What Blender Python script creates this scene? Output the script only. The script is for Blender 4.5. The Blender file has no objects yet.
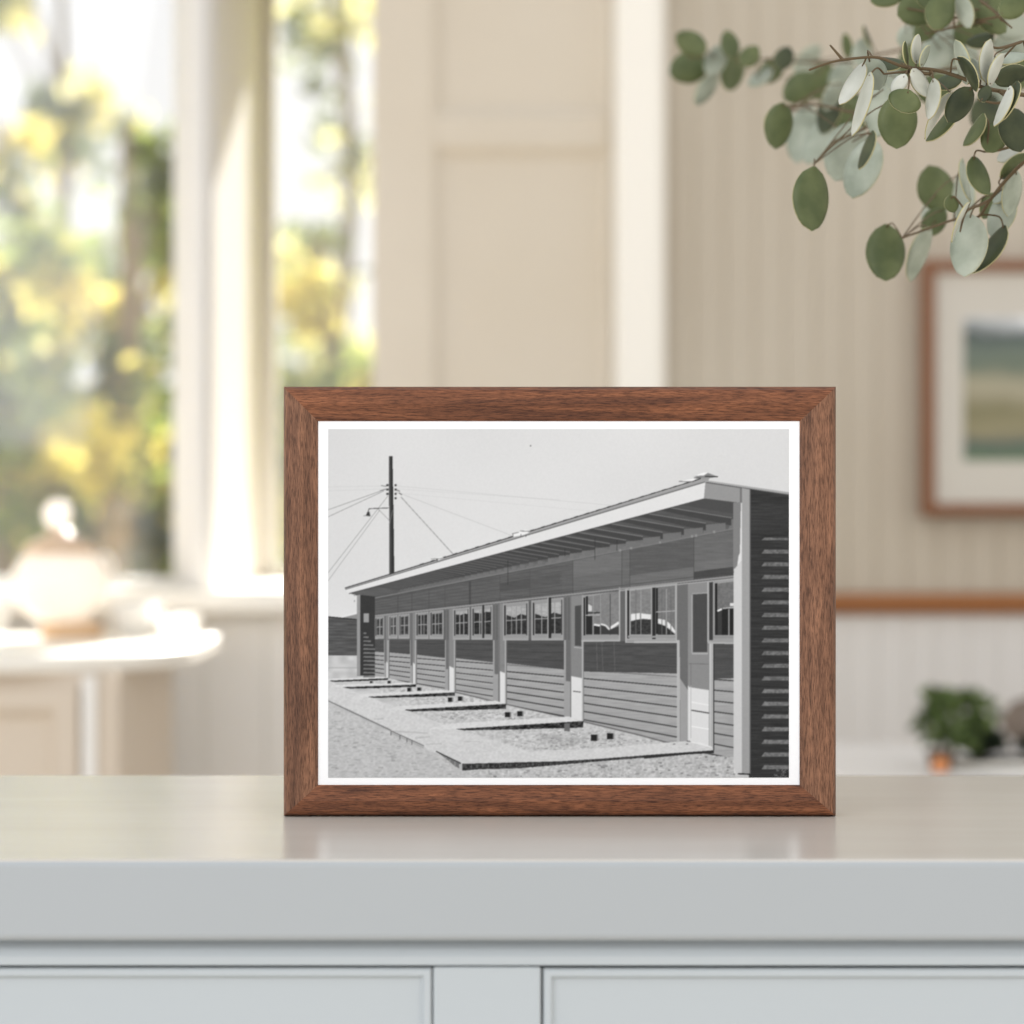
import bpy, bmesh, math, random
import numpy as np
from mathutils import Vector, Matrix

# ---------------------------------------------------------------- camera, world, lights, exposure
C = bpy.context.scene.collection
F = 2800.0            # focal length in pixels of a 1024 px frame
CZ = 1.066            # camera height
FY = 1.522            # distance of the frame's face
cam_d = bpy.data.cameras.new('camera'); cam = bpy.data.objects.new('camera', cam_d); C.objects.link(cam)
cam.location = (0, 0, CZ); cam.rotation_euler = (math.pi/2, 0, 0)
cam_d.sensor_width = 36; cam_d.lens = F/1024*36; cam_d.clip_start = .05; cam_d.clip_end = 200
cam_d.dof.use_dof = True; cam_d.dof.focus_distance = FY+.005; cam_d.dof.aperture_fstop = 6.3
bpy.context.scene.camera = cam
sc = bpy.context.scene
sc.view_settings.view_transform = 'Standard'; sc.view_settings.look = 'None'; sc.view_settings.gamma = 1
sc.view_settings.use_curve_mapping = False
sc.view_settings.exposure = 0.0

world = bpy.data.worlds.new('sky'); sc.world = world; world.use_nodes = True
wn = world.node_tree; wn.nodes.clear()
wo = wn.nodes.new('ShaderNodeOutputWorld'); wb = wn.nodes.new('ShaderNodeBackground'); wr = wn.nodes.new('ShaderNodeValToRGB')
wt = wn.nodes.new('ShaderNodeTexCoord'); wx = wn.nodes.new('ShaderNodeSeparateXYZ')
wn.links.new(wt.outputs['Generated'], wx.inputs[0]); wn.links.new(wx.outputs['Z'], wr.inputs[0])
wn.links.new(wr.outputs[0], wb.inputs[0]); wn.links.new(wb.outputs[0], wo.inputs[0])
wr.color_ramp.elements[0].color = (1, .98, .95, 1); wr.color_ramp.elements[1].color = (.78, .86, 1, 1)
wb.inputs[1].default_value = 1.0

SUN = Vector((.2, 1, .61)).normalized()          # towards the sun: beyond the window wall, to the right
sd = bpy.data.lights.new('sun', 'SUN'); sun = bpy.data.objects.new('sun', sd); C.objects.link(sun)
sd.energy = 20.0; sd.angle = .02; sd.color = (1, .975, .94)
sun.rotation_euler = SUN.to_track_quat('Z', 'Y').to_euler(); sun.location = (6, 9, 7)

def area(name, loc, target, sx, sy, power, col):
    d = bpy.data.lights.new(name, 'AREA'); o = bpy.data.objects.new(name, d); C.objects.link(o)
    d.shape = 'RECTANGLE'; d.size = sx; d.size_y = sy; d.energy = power; d.color = col
    o.location = loc; o.rotation_euler = (Vector(loc)-Vector(target)).to_track_quat('Z', 'Y').to_euler()
area('room_fill_light', (-2.6, -1.6, 2.3), (0, 1.8, 1.0), 2.4, 2.0, 55, (.93, .96, 1))   # added fill behind the viewer, brightening the frame's front
area('warm_fill_light', (2.2, -.6, 2.9), (.8, 3.2, 1.1), 1.6, 1.6, 22, (1, .88, .7))  # added warm fill, no real lamp behind it

# ---------------------------------------------------------------- helpers
def lin(r, g, b):
    f = lambda c: (c/255/12.92) if c/255 <= .04045 else ((c/255+.055)/1.055)**2.4
    return (f(r), f(g), f(b), 1)
def P(px, py, Y):
    """a point at distance Y, from where the photograph shows it"""
    return Vector(((px-512)/F*Y, Y, CZ-(py-512)/F*Y))
def mat(name, col, rough=.5, spec=.5, **k):
    m = bpy.data.materials.new(name); m.use_nodes = True
    b = m.node_tree.nodes['Principled BSDF']
    b.inputs['Base Color'].default_value = col; b.inputs['Roughness'].default_value = rough
    b.inputs['Specular IOR Level'].default_value = spec
    for n, v in k.items(): b.inputs[n.replace('_', ' ')].default_value = v
    return m
def noisy(m, c0, c1, scale=(10, 10, 10), detail=6, lo=.35, hi=.65, bump=0.0, dist=.002, rough=.5, distortion=0.0, coord='Object'):
    nt = m.node_tree; b = nt.nodes['Principled BSDF']
    tc = nt.nodes.new('ShaderNodeTexCoord'); mp = nt.nodes.new('ShaderNodeMapping'); nz = nt.nodes.new('ShaderNodeTexNoise'); rp = nt.nodes.new('ShaderNodeValToRGB')
    nt.links.new(tc.outputs[coord], mp.inputs[0]); nt.links.new(mp.outputs[0], nz.inputs['Vector']); nt.links.new(nz.outputs['Fac'], rp.inputs[0])
    mp.inputs['Scale'].default_value = scale; nz.inputs['Scale'].default_value = 1; nz.inputs['Detail'].default_value = detail
    nz.inputs['Roughness'].default_value = rough; nz.inputs['Distortion'].default_value = distortion
    rp.color_ramp.elements[0].position = lo; rp.color_ramp.elements[0].color = c0; rp.color_ramp.elements[1].position = hi; rp.color_ramp.elements[1].color = c1
    nt.links.new(rp.outputs[0], b.inputs['Base Color'])
    if bump:
        bp = nt.nodes.new('ShaderNodeBump'); bp.inputs['Strength'].default_value = bump; bp.inputs['Distance'].default_value = dist
        nt.links.new(nz.outputs['Fac'], bp.inputs['Height']); nt.links.new(bp.outputs[0], b.inputs['Normal'])
    return m, nz, rp
def obj(name, bm, m, parent=None, smooth=False, bevel=0.0, seg=2):
    me = bpy.data.meshes.new(name); bm.normal_update(); bm.to_mesh(me); bm.free()
    for x in (m if isinstance(m, (list, tuple)) else [m]): me.materials.append(x)
    if smooth:
        for p in me.polygons: p.use_smooth = True
    o = bpy.data.objects.new(name, me); C.objects.link(o)
    if parent: o.parent = parent
    if bevel:
        md = o.modifiers.new('bevel', 'BEVEL'); md.width = bevel; md.segments = seg; md.limit_method = 'ANGLE'; md.angle_limit = .6
    return o
def box(bm, x0, x1, y0, y1, z0, z1, mi=0):
    v = [bm.verts.new(p) for p in ((x0, y0, z0), (x1, y0, z0), (x1, y1, z0), (x0, y1, z0), (x0, y0, z1), (x1, y0, z1), (x1, y1, z1), (x0, y1, z1))]
    for f in ((0, 3, 2, 1), (4, 5, 6, 7), (0, 1, 5, 4), (1, 2, 6, 5), (2, 3, 7, 6), (3, 0, 4, 7)):
        fc = bm.faces.new([v[i] for i in f]); fc.material_index = mi
def bx(*a, mi=0):
    bm = bmesh.new(); box(bm, *a, mi=mi); return bm
def prism(bm, pts, y0, y1, axis='y'):
    """extrude an outline: axis y takes (x, z) points, axis z takes (x, y), axis x takes (y, z)"""
    g = {'y': lambda a, b, t: (a, t, b), 'z': lambda a, b, t: (a, b, t), 'x': lambda a, b, t: (t, a, b)}[axis]
    A = [bm.verts.new(g(a, b, y0)) for a, b in pts]; B = [bm.verts.new(g(a, b, y1)) for a, b in pts]; n = len(pts)
    bm.faces.new(A); bm.faces.new(B[::-1])
    for i in range(n): bm.faces.new([A[i], B[i], B[(i+1) % n], A[(i+1) % n]])
    bmesh.ops.recalc_face_normals(bm, faces=bm.faces)
def lathe(bm, prof, cx=0, cy=0, cz=0, n=40, sx=1, sy=1):
    rings = []
    for r, z in prof:
        rings.append([bm.verts.new((cx+max(r, 1e-5)*sx*math.cos(2*math.pi*i/n), cy+max(r, 1e-5)*sy*math.sin(2*math.pi*i/n), cz+z)) for i in range(n)])
    for a, b in zip(rings, rings[1:]):
        for i in range(n): bm.faces.new([a[i], a[(i+1) % n], b[(i+1) % n], b[i]])
    bm.faces.new(rings[0][::-1]); bm.faces.new(rings[-1])
def smooth_path(pts, sub=8):
    out = []; n = len(pts)
    for i in range(n-1):
        p0 = pts[max(i-1, 0)]; p1 = pts[i]; p2 = pts[i+1]; p3 = pts[min(i+2, n-1)]
        for k in range(sub):
            t = k/sub
            out.append(.5*((2*p1)+(p2-p0)*t+(2*p0-5*p1+4*p2-p3)*t*t+(3*p1-p0-3*p2+p3)*t**3))
    out.append(pts[-1]); return out
def tube(bm, pts, r0, r1, n=7):
    rings = []; up = Vector((0, 1, .01)).normalized(); L = len(pts)
    for i, p in enumerate(pts):
        d = (pts[min(i+1, L-1)]-pts[max(i-1, 0)]).normalized(); a = d.cross(up)
        if a.length < 1e-3: a = d.cross(Vector((1, 0, 0)))
        a.normalize(); b = d.cross(a).normalized(); r = r0+(r1-r0)*i/max(L-1, 1)
        rings.append([bm.verts.new(p+(a*math.cos(2*math.pi*k/n)+b*math.sin(2*math.pi*k/n))*r) for k in range(n)])
    for a, b in zip(rings, rings[1:]):
        for i in range(n): bm.faces.new([a[i], a[(i+1) % n], b[(i+1) % n], b[i]])
    bm.faces.new(rings[0][::-1]); bm.faces.new(rings[-1])
def tag(o, label, cat, group=None, kind=None):
    o['label'] = label; o['category'] = cat
    if group: o['group'] = group
    if kind: o['kind'] = kind
    return o
def thing(name, loc, label, cat, group=None):
    o = bpy.data.objects.new(name, None); C.objects.link(o); o.location = loc; o.empty_display_size = .05
    return tag(o, label, cat, group)
def child(name, bm, m, root, **k):
    """a part whose mesh was made in world coordinates, handed to its thing"""
    bmesh.ops.translate(bm, verts=bm.verts, vec=-root.matrix_basis.translation)
    return obj(name, bm, m, root, **k)
def struct(name, bm, m, **k):
    o = obj(name, bm, m, **k); o['kind'] = 'structure'; return o

# ---------------------------------------------------------------- materials
white_trim = mat('warm_white_trim', lin(243, 239, 232), .45)
bright_trim = mat('glossy_white_trim', lin(247, 241, 229), .35)
beige_wall, *_ = noisy(mat('beige_wall_paint', (1, 1, 1, 1), .6, .3), lin(196, 183, 163), lin(201, 189, 170), (3, 3, 3))
panel_paint, *_ = noisy(mat('beige_panel_paint', (1, 1, 1, 1), .5, .35), lin(209, 197, 178), lin(214, 203, 186), (2, 2, 2))
board_paint, *_ = noisy(mat('beadboard_paint', (1, 1, 1, 1), .5, .35), lin(188, 176, 157), lin(194, 183, 165), (3, 3, 2))
lower_paint, *_ = noisy(mat('pale_wainscot_paint', (1, 1, 1, 1), .5, .35), lin(218, 213, 206), lin(224, 219, 213), (3, 3, 2))
cabinet_paint = mat('pale_grey_cabinet_paint', lin(187, 193, 196), .42, .4)
edge_tone = mat('cool_lit_worktop_edge', lin(174, 178, 180), .4, .4)  # same slab as the top; cooler light on its front put into the colour
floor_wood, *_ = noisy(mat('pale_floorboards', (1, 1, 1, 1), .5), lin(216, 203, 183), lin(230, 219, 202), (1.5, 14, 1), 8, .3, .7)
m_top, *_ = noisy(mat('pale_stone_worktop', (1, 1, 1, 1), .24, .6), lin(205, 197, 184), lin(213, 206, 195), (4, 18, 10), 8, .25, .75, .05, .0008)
rail_wood, *_ = noisy(mat('orange_brown_rail_wood', (1, 1, 1, 1), .4), lin(132, 78, 32), lin(158, 99, 46), (2, 20, 30), 6, .3, .7)

def frame_wood(name, horiz, c):
    m = mat(name, (1, 1, 1, 1), .5, .3); nt = m.node_tree; b = nt.nodes['Principled BSDF']
    tc = nt.nodes.new('ShaderNodeTexCoord')
    def nz(scale, detail, rough=.6, dist=0.0):
        mp = nt.nodes.new('ShaderNodeMapping'); n = nt.nodes.new('ShaderNodeTexNoise')
        mp.inputs['Scale'].default_value = scale if horiz else (scale[2], scale[1], scale[0])
        nt.links.new(tc.outputs['Object'], mp.inputs[0]); nt.links.new(mp.outputs[0], n.inputs['Vector'])
        n.inputs['Scale'].default_value = 1; n.inputs['Detail'].default_value = detail; n.inputs['Roughness'].default_value = rough; n.inputs['Distortion'].default_value = dist
        return n
    big = nz((11, 60, 150), 5, .6, 1.2); fine = nz((150, 600, 1900), 3, .7)
    r1 = nt.nodes.new('ShaderNodeValToRGB'); nt.links.new(big.outputs['Fac'], r1.inputs[0])
    r1.color_ramp.elements[0].position = .3; r1.color_ramp.elements[0].color = c[0]; r1.color_ramp.elements[1].position = .72; r1.color_ramp.elements[1].color = c[1]
    r2 = nt.nodes.new('ShaderNodeValToRGB'); nt.links.new(fine.outputs['Fac'], r2.inputs[0])
    r2.color_ramp.elements[0].position = .38; r2.color_ramp.elements[0].color = (.42, .38, .36, 1); r2.color_ramp.elements[1].position = .56; r2.color_ramp.elements[1].color = (1.08, 1.06, 1.05, 1)
    mx = nt.nodes.new('ShaderNodeMix'); mx.data_type = 'RGBA'; mx.blend_type = 'MULTIPLY'; mx.inputs[0].default_value = 1
    nt.links.new(r1.outputs[0], mx.inputs[6]); nt.links.new(r2.outputs[0], mx.inputs[7]); nt.links.new(mx.outputs[2], b.inputs['Base Color'])
    bp = nt.nodes.new('ShaderNodeBump'); bp.inputs['Strength'].default_value = .25; bp.inputs['Distance'].default_value = .0004
    nt.links.new(fine.outputs['Fac'], bp.inputs['Height']); nt.links.new(bp.outputs[0], b.inputs['Normal'])
    return m
wood_h = frame_wood('walnut_grain_along', True, (lin(90, 54, 36), lin(152, 97, 65)))
wood_v = frame_wood('walnut_grain_upright', False, (lin(96, 65, 48), lin(156, 112, 85)))

def glass(name, fac, col, gloss=.03):
    """clear pane with a little white mixed in to imitate glare haze"""
    m = bpy.data.materials.new(name); m.use_nodes = True; nt = m.node_tree; nt.nodes.clear()
    o = nt.nodes.new('ShaderNodeOutputMaterial'); t = nt.nodes.new('ShaderNodeBsdfTransparent'); d = nt.nodes.new('ShaderNodeBsdfTranslucent'); g = nt.nodes.new('ShaderNodeBsdfGlossy')
    a = nt.nodes.new('ShaderNodeMixShader'); b = nt.nodes.new('ShaderNodeMixShader'); d.inputs[0].default_value = col; g.inputs['Roughness'].default_value = .02
    a.inputs[0].default_value = fac; b.inputs[0].default_value = gloss
    nt.links.new(t.outputs[0], a.inputs[1]); nt.links.new(d.outputs[0], a.inputs[2]); nt.links.new(a.outputs[0], b.inputs[1]); nt.links.new(g.outputs[0], b.inputs[2]); nt.links.new(b.outputs[0], o.inputs[0])
    return m
pane_clear = glass('window_glass', .01, (.95, .95, .95, 1)); pane_hazy = glass('glare_haze_glass', .014, (.97, .96, .93, 1))  # the translucent white share stands in for glare haze

# ---------------------------------------------------------------- the room
WY = 4.6                                   # inner face of the far wall
def X(px, Y=WY): return (px-512)/F*Y
def Z(py, Y=WY): return CZ-(py-512)/F*Y
struct('floor', bx(-3.2, 5.2, -.6, WY, -.04, 0), floor_wood)
# far wall, built around the two windows
x1r = X(187); x2l = X(214); x2r = X(373); XB = X(665)
SILL = Z(589); HEAD = 2.2; WT = .64; W2 = WY+.58; PE = (262-512)/F*W2
bm = bmesh.new()
box(bm, -3.2, x2r, WY, WY+WT, 0, SILL)                    # below the windows
box(bm, -3.2, x2r, WY, WY+WT, HEAD, 4.7)                  # above them
box(bm, -3.2, -2.3, WY, WY+WT, SILL, HEAD)
box(bm, x2r, XB, WY+.02, W2-.02, 0, 4.7); box(bm, x2r+.045, XB, W2-.02, WY+WT, 0, 4.7); box(bm, x2r, x2r+.045, W2-.02, WY+WT, HEAD, 4.7)
struct('wall_back', bm, beige_wall)
bm = bmesh.new(); prism(bm, [(x1r, WY), (x2l, WY), (PE, W2), (PE, WY+WT), (PE-.03, WY+WT), (x1r, WY+.12)], SILL, HEAD, 'z')   # post between the windows, with a splayed reveal
post_paint = mat('grey_white_post_paint', lin(222, 218, 212), .5); struct('trim_6', bm, post_paint)
bm = bmesh.new()                            # right-hand boarded stretch, each board with a V groove
pitch = .05; x = XB; face = []
while x < 5.2:
    face += [(x+.001, WY), (x+pitch-.0045, WY), (x+pitch-.002, WY+.0028)]; x += pitch
pts = [(XB, WY+WT)]+face+[(x, WY+WT)]
RZ = Z(604)
prism(bm, pts, RZ, 4.7, 'z')
struct('wall_right', bm, board_paint)
bm = bmesh.new(); prism(bm, pts, 0, RZ-.0005, 'z'); struct('wall_wainscot', bm, lower_paint)
bm = bmesh.new()                            # chair rail with a rounded nose
zr0, zr1 = Z(615), Z(593)
prism(bm, [(WY-.0005, zr0), (WY-.016, zr0+.003), (WY-.022, zr0+.01), (WY-.026, (zr0+zr1)/2), (WY-.024, zr1-.006), (WY-.018, zr1), (WY-.0005, zr1)], X(668), 5.2, 'x')
struct('trim_1', bm, rail_wood)
struct('baseboard_back', bx(XB+.07, 5.2, WY-.018, WY-.0005, .001, .14), bright_trim, bevel=.004)
# eave outside, shading the upper part of the windows
EA = .38
struct('trim_2', bx(-3.4, 2.6, WY+WT+.001, WY+WT+EA, HEAD+.01, HEAD+.09), white_trim, bevel=.01)

# panelled cupboard door beside the right window
def panelled(name, xl, xr, z0, z1, stile_l, stile_r, zs, y, paint, th=.04):
    """stiles and rails round sunk panels; zs lists the panels' (bottom, top)"""
    bm = bmesh.new()
    box(bm, xl, xl+stile_l, y, y+th, z0, z1); box(bm, xr-stile_r, xr, y, y+th, z0, z1)
    e = [z0]+[v for p in zs for v in p]+[z1]
    for a, b in zip(e[0::2], e[1::2]): box(bm, xl+stile_l, xr-stile_r, y, y+th, a, b)
    o = struct(name, bm, paint, bevel=.002)
    for a, b in zs:
        q = bmesh.new(); l, r = xl+stile_l, xr-stile_r; s = .016; d = .014
        V = [[q.verts.new((xx, yy, zz)) for xx, zz in ((l+i, a+i), (r-i, a+i), (r-i, b-i), (l+i, b-i))] for i, yy in ((0, y+.003), (s, y+d), (s+.001, y+d))]
        for A, B in zip(V, V[1:]):
            for k in range(4): q.faces.new([A[k], A[(k+1) % 4], B[(k+1) % 4], B[k]])
        q.faces.new(V[2]); bmesh.ops.recalc_face_normals(q, faces=q.faces)
        obj('door_panel', q, paint, o)
    return o
panelled('door_1', X(373), X(612), .005, 2.6, X(434)-X(373), .004, [(.2, Z(560)), (Z(545), Z(149)), (Z(117), 2.45)], WY-.021, panel_paint)
# bright casing right of it
bm = bmesh.new(); a, b = X(613), X(664)
prism(bm, [(a, WY), (a, WY-.05), (a+.008, WY-.062), (b-.012, WY-.062), (b, WY-.05), (b, WY)], .001, 3.2, 'z')
struct('trim_3', bm, bright_trim)
struct('wall_above_door', bx(X(373), X(612), WY-.02, WY+.019, 2.61, 4.7), beige_wall)

# windows
def window(name, xl, xr, y, glassm, bars=()):
    fr = bmesh.new(); w = .03
    box(fr, xl, xl+w, y, y+.05, SILL, HEAD); box(fr, xr-w, xr, y, y+.05, SILL, HEAD)
    box(fr, xl+w, xr-w, y, y+.05, SILL, SILL+w*.6); box(fr, xl+w, xr-w, y, y+.05, HEAD-w, HEAD)
    for bxx in bars: box(fr, bxx-.012, bxx+.012, y+.01, y+.04, SILL+w, HEAD-w)
    o = struct(name, fr, mat('window_frame_paint', lin(220, 217, 211), .5), bevel=.003)
    obj('window_pane', bx(xl+w-.002, xr-w+.002, y+.022, y+.027, SILL+w*.5, HEAD-w+.002), glassm, o)
    return o
w1 = window('window_1', -2.3, x1r, WY+.06, pane_clear, (-1.75,))
w2 = window('window_2', PE-.004, x2r+.04, W2-.015, pane_hazy)
bm = bmesh.new(); prism(bm, [(WY+WT-.005, SILL-.0005), (WY+WT-.005, SILL+.001), (WY-.07, SILL+.001), (WY-.08, SILL-.006), (WY-.08, SILL-.032), (WY-.07, SILL-.038), (WY-.0005, SILL-.038), (WY-.0005, SILL-.0005)], -2.5, X(378), 'x')
obj('window_sill', bm, bright_trim, w1)
bm = bmesh.new(); a0, a1 = X(189), X(211)      # moulded casing on the post
prism(bm, [(a0, WY-.0005), (a0, WY-.016), (a0+.006, WY-.022), (a1-.01, WY-.022), (a1, WY-.012), (a1, WY-.0005)], SILL+.002, HEAD, 'z')
struct('trim_4', bm, post_paint)
# wainscot boards below the windows
bm = bmesh.new(); x = -2.5
pts = [(-2.5, WY-.0005)]
f = []
while x < x2r-.1: f += [(x, WY-.014), (x+.094, WY-.014), (x+.097, WY-.009)]; x += .1
pts = [(-2.5, WY-.0005)]+f+[(x2r-.003, WY-.014), (x2r-.003, WY-.0005)]
prism(bm, pts, .002, SILL-.04, 'z'); struct('trim_5', bm, white_trim)

# ---------------------------------------------------------------- outside
lawn, *_ = noisy(mat('lawn', (1, 1, 1, 1), .9, .1), lin(120, 130, 60), lin(196, 190, 110), (1.5, 1.5, 1), 8, .3, .7)
struct('ground', bx(-25, 20, WY+WT+.01, 60, -.3, -.05), lawn)
def leafy(name, c, ct):
    m = bpy.data.materials.new(name); m.use_nodes = True; nt = m.node_tree; nt.nodes.clear()
    o = nt.nodes.new('ShaderNodeOutputMaterial'); d = nt.nodes.new('ShaderNodeBsdfDiffuse'); t = nt.nodes.new('ShaderNodeBsdfTranslucent'); a = nt.nodes.new('ShaderNodeMixShader')
    d.inputs[0].default_value = c; t.inputs[0].default_value = ct; a.inputs[0].default_value = .5
    nt.links.new(d.outputs[0], a.inputs[1]); nt.links.new(t.outputs[0], a.inputs[2]); nt.links.new(a.outputs[0], o.inputs[0])
    return m
leaf_yellow = leafy('sunlit_yellow_leaves', lin(200, 186, 108), lin(222, 207, 116))
leaf_green = leafy('green_leaves', lin(112, 124, 74), lin(140, 152, 78))
leaf_grey = leafy('grey_green_leaves', lin(98, 106, 82), lin(112, 120, 84))
leaf_hazed = leafy('haze_paled_leaves', lin(204, 198, 146), lin(226, 220, 160))  # lightened to imitate haze over the foliage
bark = mat('grey_brown_bark', lin(112, 98, 84), .9, .2)
def tree(name, x, y, h, blobs, mats, n, label, cat, size=.05, seed=1, trunk=.08, group=None):
    rnd = random.Random(seed)
    t = thing(name, (x, y, -.05), label, cat, group)
    bm = bmesh.new(); pts = smooth_path([Vector((0, 0, -.03)), Vector((rnd.uniform(-.1, .1), 0, h*.35)), Vector((rnd.uniform(-.2, .2), 0, h*.7)), Vector((0, 0, h*.95))], 5)
    tube(bm, pts, trunk, trunk*.3, 8)
    for (bx_, by_, bz, r) in blobs:
        k = pts[min(len(pts)-1, max(2, int(len(pts)*min(.9, bz/h*.75))))]
        tube(bm, [k, (k+Vector((bx_, by_, bz)))/2+Vector((0, 0, .08)), Vector((bx_, by_, bz))], trunk*.35, trunk*.1, 5)
    obj('trunk', bm, bark, t)
    vs = []; fs = []; mi = []
    tot = sum(b[3]**2 for b in blobs)
    for (bx_, by_, bz, r) in blobs:
        clumps = [Vector((bx_, by_, bz))+Vector((rnd.gauss(0, 1), rnd.gauss(0, 1), rnd.gauss(0, .8))).normalized()*r*rnd.uniform(.2, 1) for _ in range(max(5, int(r*22)))]
        cm = [rnd.choices(range(len(mats)), [4, 3.4, 2.2][:len(mats)])[0] for _ in clumps]
        for _ in range(int(n*r*r/tot)):
            ci = rnd.randrange(len(clumps)); c = clumps[ci]+Vector((rnd.gauss(0, 1), rnd.gauss(0, 1), rnd.gauss(0, 1)))*r*.2
            u = Vector((rnd.gauss(0, 1), rnd.gauss(0, 1), rnd.gauss(0, 1))).normalized(); w = u.cross(Vector((rnd.gauss(0, 1), rnd.gauss(0, 1), rnd.gauss(0, 1)))).normalized()
            s = size*rnd.uniform(.6, 1.3); k = len(vs); nn = u.cross(w)*s*.15
            vs += [c-u*s, c+w*s*.55+nn-u*s*.2, c+u*s, c-w*s*.55+nn-u*s*.2, c+w*s*.4+nn+u*s*.5, c-w*s*.4+nn+u*s*.5]
            fs += [(k, k+1, k+4, k+2), (k, k+2, k+5, k+3)]; m_ = cm[ci] if rnd.random() < .85 else rnd.randrange(len(mats)); mi += [m_, m_]
    me = bpy.data.meshes.new('crown'); me.from_pydata([tuple(v) for v in vs], [], fs)
    for m in mats: me.materials.append(m)
    me.polygons.foreach_set('material_index', mi); me.update()
    o = bpy.data.objects.new('crown', me); C.objects.link(o); o.parent = t
    return t
def px2x(px, Y): return (px-512)/F*Y
# near trees in the left window, a dark one behind, thin ones against the sky, haze-paled ones in the right window
ygg = [leaf_green, leaf_yellow, leaf_grey]; gyg = [leaf_green, leaf_yellow, leaf_grey]
tree('garden_tree', px2x(125, 10.4), 10.4, 2.7, [(0, 0, 1.65, .36), (.2, .1, 2.1, .34), (-.2, .1, 1.95, .3), (.1, 0, 1.2, .3), (.2, 0, 2.45, .22)], ygg, 1000, 'yellow-leaved small tree close behind the left window, nearest of the garden trees', 'tree', .055, 3)
tree('garden_tree', px2x(0, 11.8), 11.8, 2.9, [(0, 0, 2.1, .4), (-.1, 0, 1.6, .4), (.3, 0, 1.25, .35), (.05, 0, 2.55, .25)], ygg, 1100, 'yellow and green tree at the far left edge of the left window', 'tree', .055, 5)
tree('garden_tree', px2x(70, 13.8), 13.8, 2.6, [(0, 0, .7, .6), (.45, 0, 1.0, .5), (-.5, 0, .9, .5), (.2, 0, 1.5, .42), (-.3, 0, 1.6, .42)], [leaf_grey, leaf_green, leaf_yellow], 3600, 'dark grey-green bushy tree filling the lower part of the left window', 'tree', .07, 8)
tree('garden_tree', px2x(60, 16.5), 16.5, 4.6, [(-.4, 0, 4.1, .3), (.1, 0, 3.3, .35), (-.7, 0, 3.2, .35), (-.3, 0, 4.45, .3), (.6, 0, 3.0, .35), (.7, 0, 2.5, .4), (-.1, 0, 2.5, .4)], [leaf_hazed, leaf_grey, leaf_yellow], 1300, 'thin tall tree with sparse leaves against the sky in the left window', 'tree', .07, 11)
tree('garden_tree', px2x(318, 12.2), 12.2, 2.4, [(0, 0, 1.1, .3), (.1, 0, 1.6, .28), (-.15, 0, 1.35, .3), (.1, 0, .7, .3), (-.05, 0, 2.0, .2)], [leaf_hazed, leaf_yellow, leaf_green], 1500, 'haze-paled yellow-green bushy tree low in the narrow right window', 'tree', .06, 14)
tree('garden_tree', px2x(330, 16), 16, 4.4, [(0, 0, 3.9, .4), (.2, 0, 3.2, .35), (-.2, 0, 2.7, .35), (.1, 0, 4.3, .3), (0, 0, 2.1, .4)], [leaf_hazed, leaf_grey], 420, 'tall sparse tree with bare twigs high in the narrow right window', 'tree', .075, 17)
hb = []
rh = random.Random(4)
for i in range(16): hb.append((-3.6+i*.5, rh.uniform(-.2, .2), rh.uniform(.7, 1.5), rh.uniform(.6, .8)))
tree('garden_hedge', -3.4, 21, 1.9, hb, [leaf_grey, leaf_green, leaf_hazed], 9000, 'grey-green hedge across the back of the garden, behind all the trees', 'hedge', .1, 21)

# ---------------------------------------------------------------- the near cabinet and its worktop
T0 = .9                                     # top of the worktop
YF, YB = 1.336, 1.768; TH = .039
cab = thing('kitchen_cabinet', (0, YB, 0), 'long pale grey painted cabinet with drawer fronts, under the worktop in the foreground', 'cabinet')
yf = YF+.006
zt = T0-TH
child('cabinet_body', bx(-1.1, 1.1, yf+.0125, YB-.01, .08, zt-.0005), cabinet_paint, cab)
child('plinth', bx(-1.08, 1.08, yf+.05, YB-.03, 0, .0795), cabinet_paint, cab)
def XF(px): return (px-512)/F*yf
def ZF(py): return CZ-(py-512)/F*yf
bm = bmesh.new()                            # cove moulding under the worktop
z0, z1 = ZF(965.5), zt-.0006
prism(bm, [(yf+.012, z0), (yf+.001, z0), (yf+.001, z0+.004), (yf+.0035, z0+.0075), (yf+.0068, z1-.001), (yf+.0075, z1), (yf+.012, z1)], -1.1, 1.1, 'x')
child('moulding', bm, cabinet_paint, cab)
# face frame
bm = bmesh.new(); ztop = ZF(967.5)
box(bm, XF(433), XF(541), yf+.002, yf+.0124, .08, ztop)
child('face_frame', bm, cabinet_paint, cab, bevel=.0012)
def drawer(l, r, top, bot, y):
    bm = bmesh.new(); box(bm, l, r, y, yf+.0124, bot, top)
    o = child('drawer_front', bm, cabinet_paint, cab, bevel=.0012)
    return o
def sunk(l, r, top, bot, inset=.0025):
    """drawer front: raised rim with a sunk field"""
    bm = bmesh.new(); y = yf+.002
    V = [[bm.verts.new((xx, yy, zz)) for xx, zz in ((l+i, bot+i), (r-i, bot+i), (r-i, top-i), (l+i, top-i))] for i, yy in ((0, yf+.0124), (0, y+.001), (.001, y), (.0035, y), (.0052, y+inset), (.006, y+inset))]
    for A, B in zip(V, V[1:]):
        for k in range(4): bm.faces.new([A[k], A[(k+1) % 4], B[(k+1) % 4], B[k]])
    bm.faces.new(V[-1]); bmesh.ops.recalc_face_normals(bm, faces=bm.faces)
    child('drawer_front', bm, cabinet_paint, cab)
sunk(-1.09, XF(431.5), ZF(969), .72); sunk(-1.09, XF(431.5), .715, .1)
sunk(XF(543.5), 1.09, ZF(969.5), .72); sunk(XF(543.5), 1.09, .715, .1)
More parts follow.
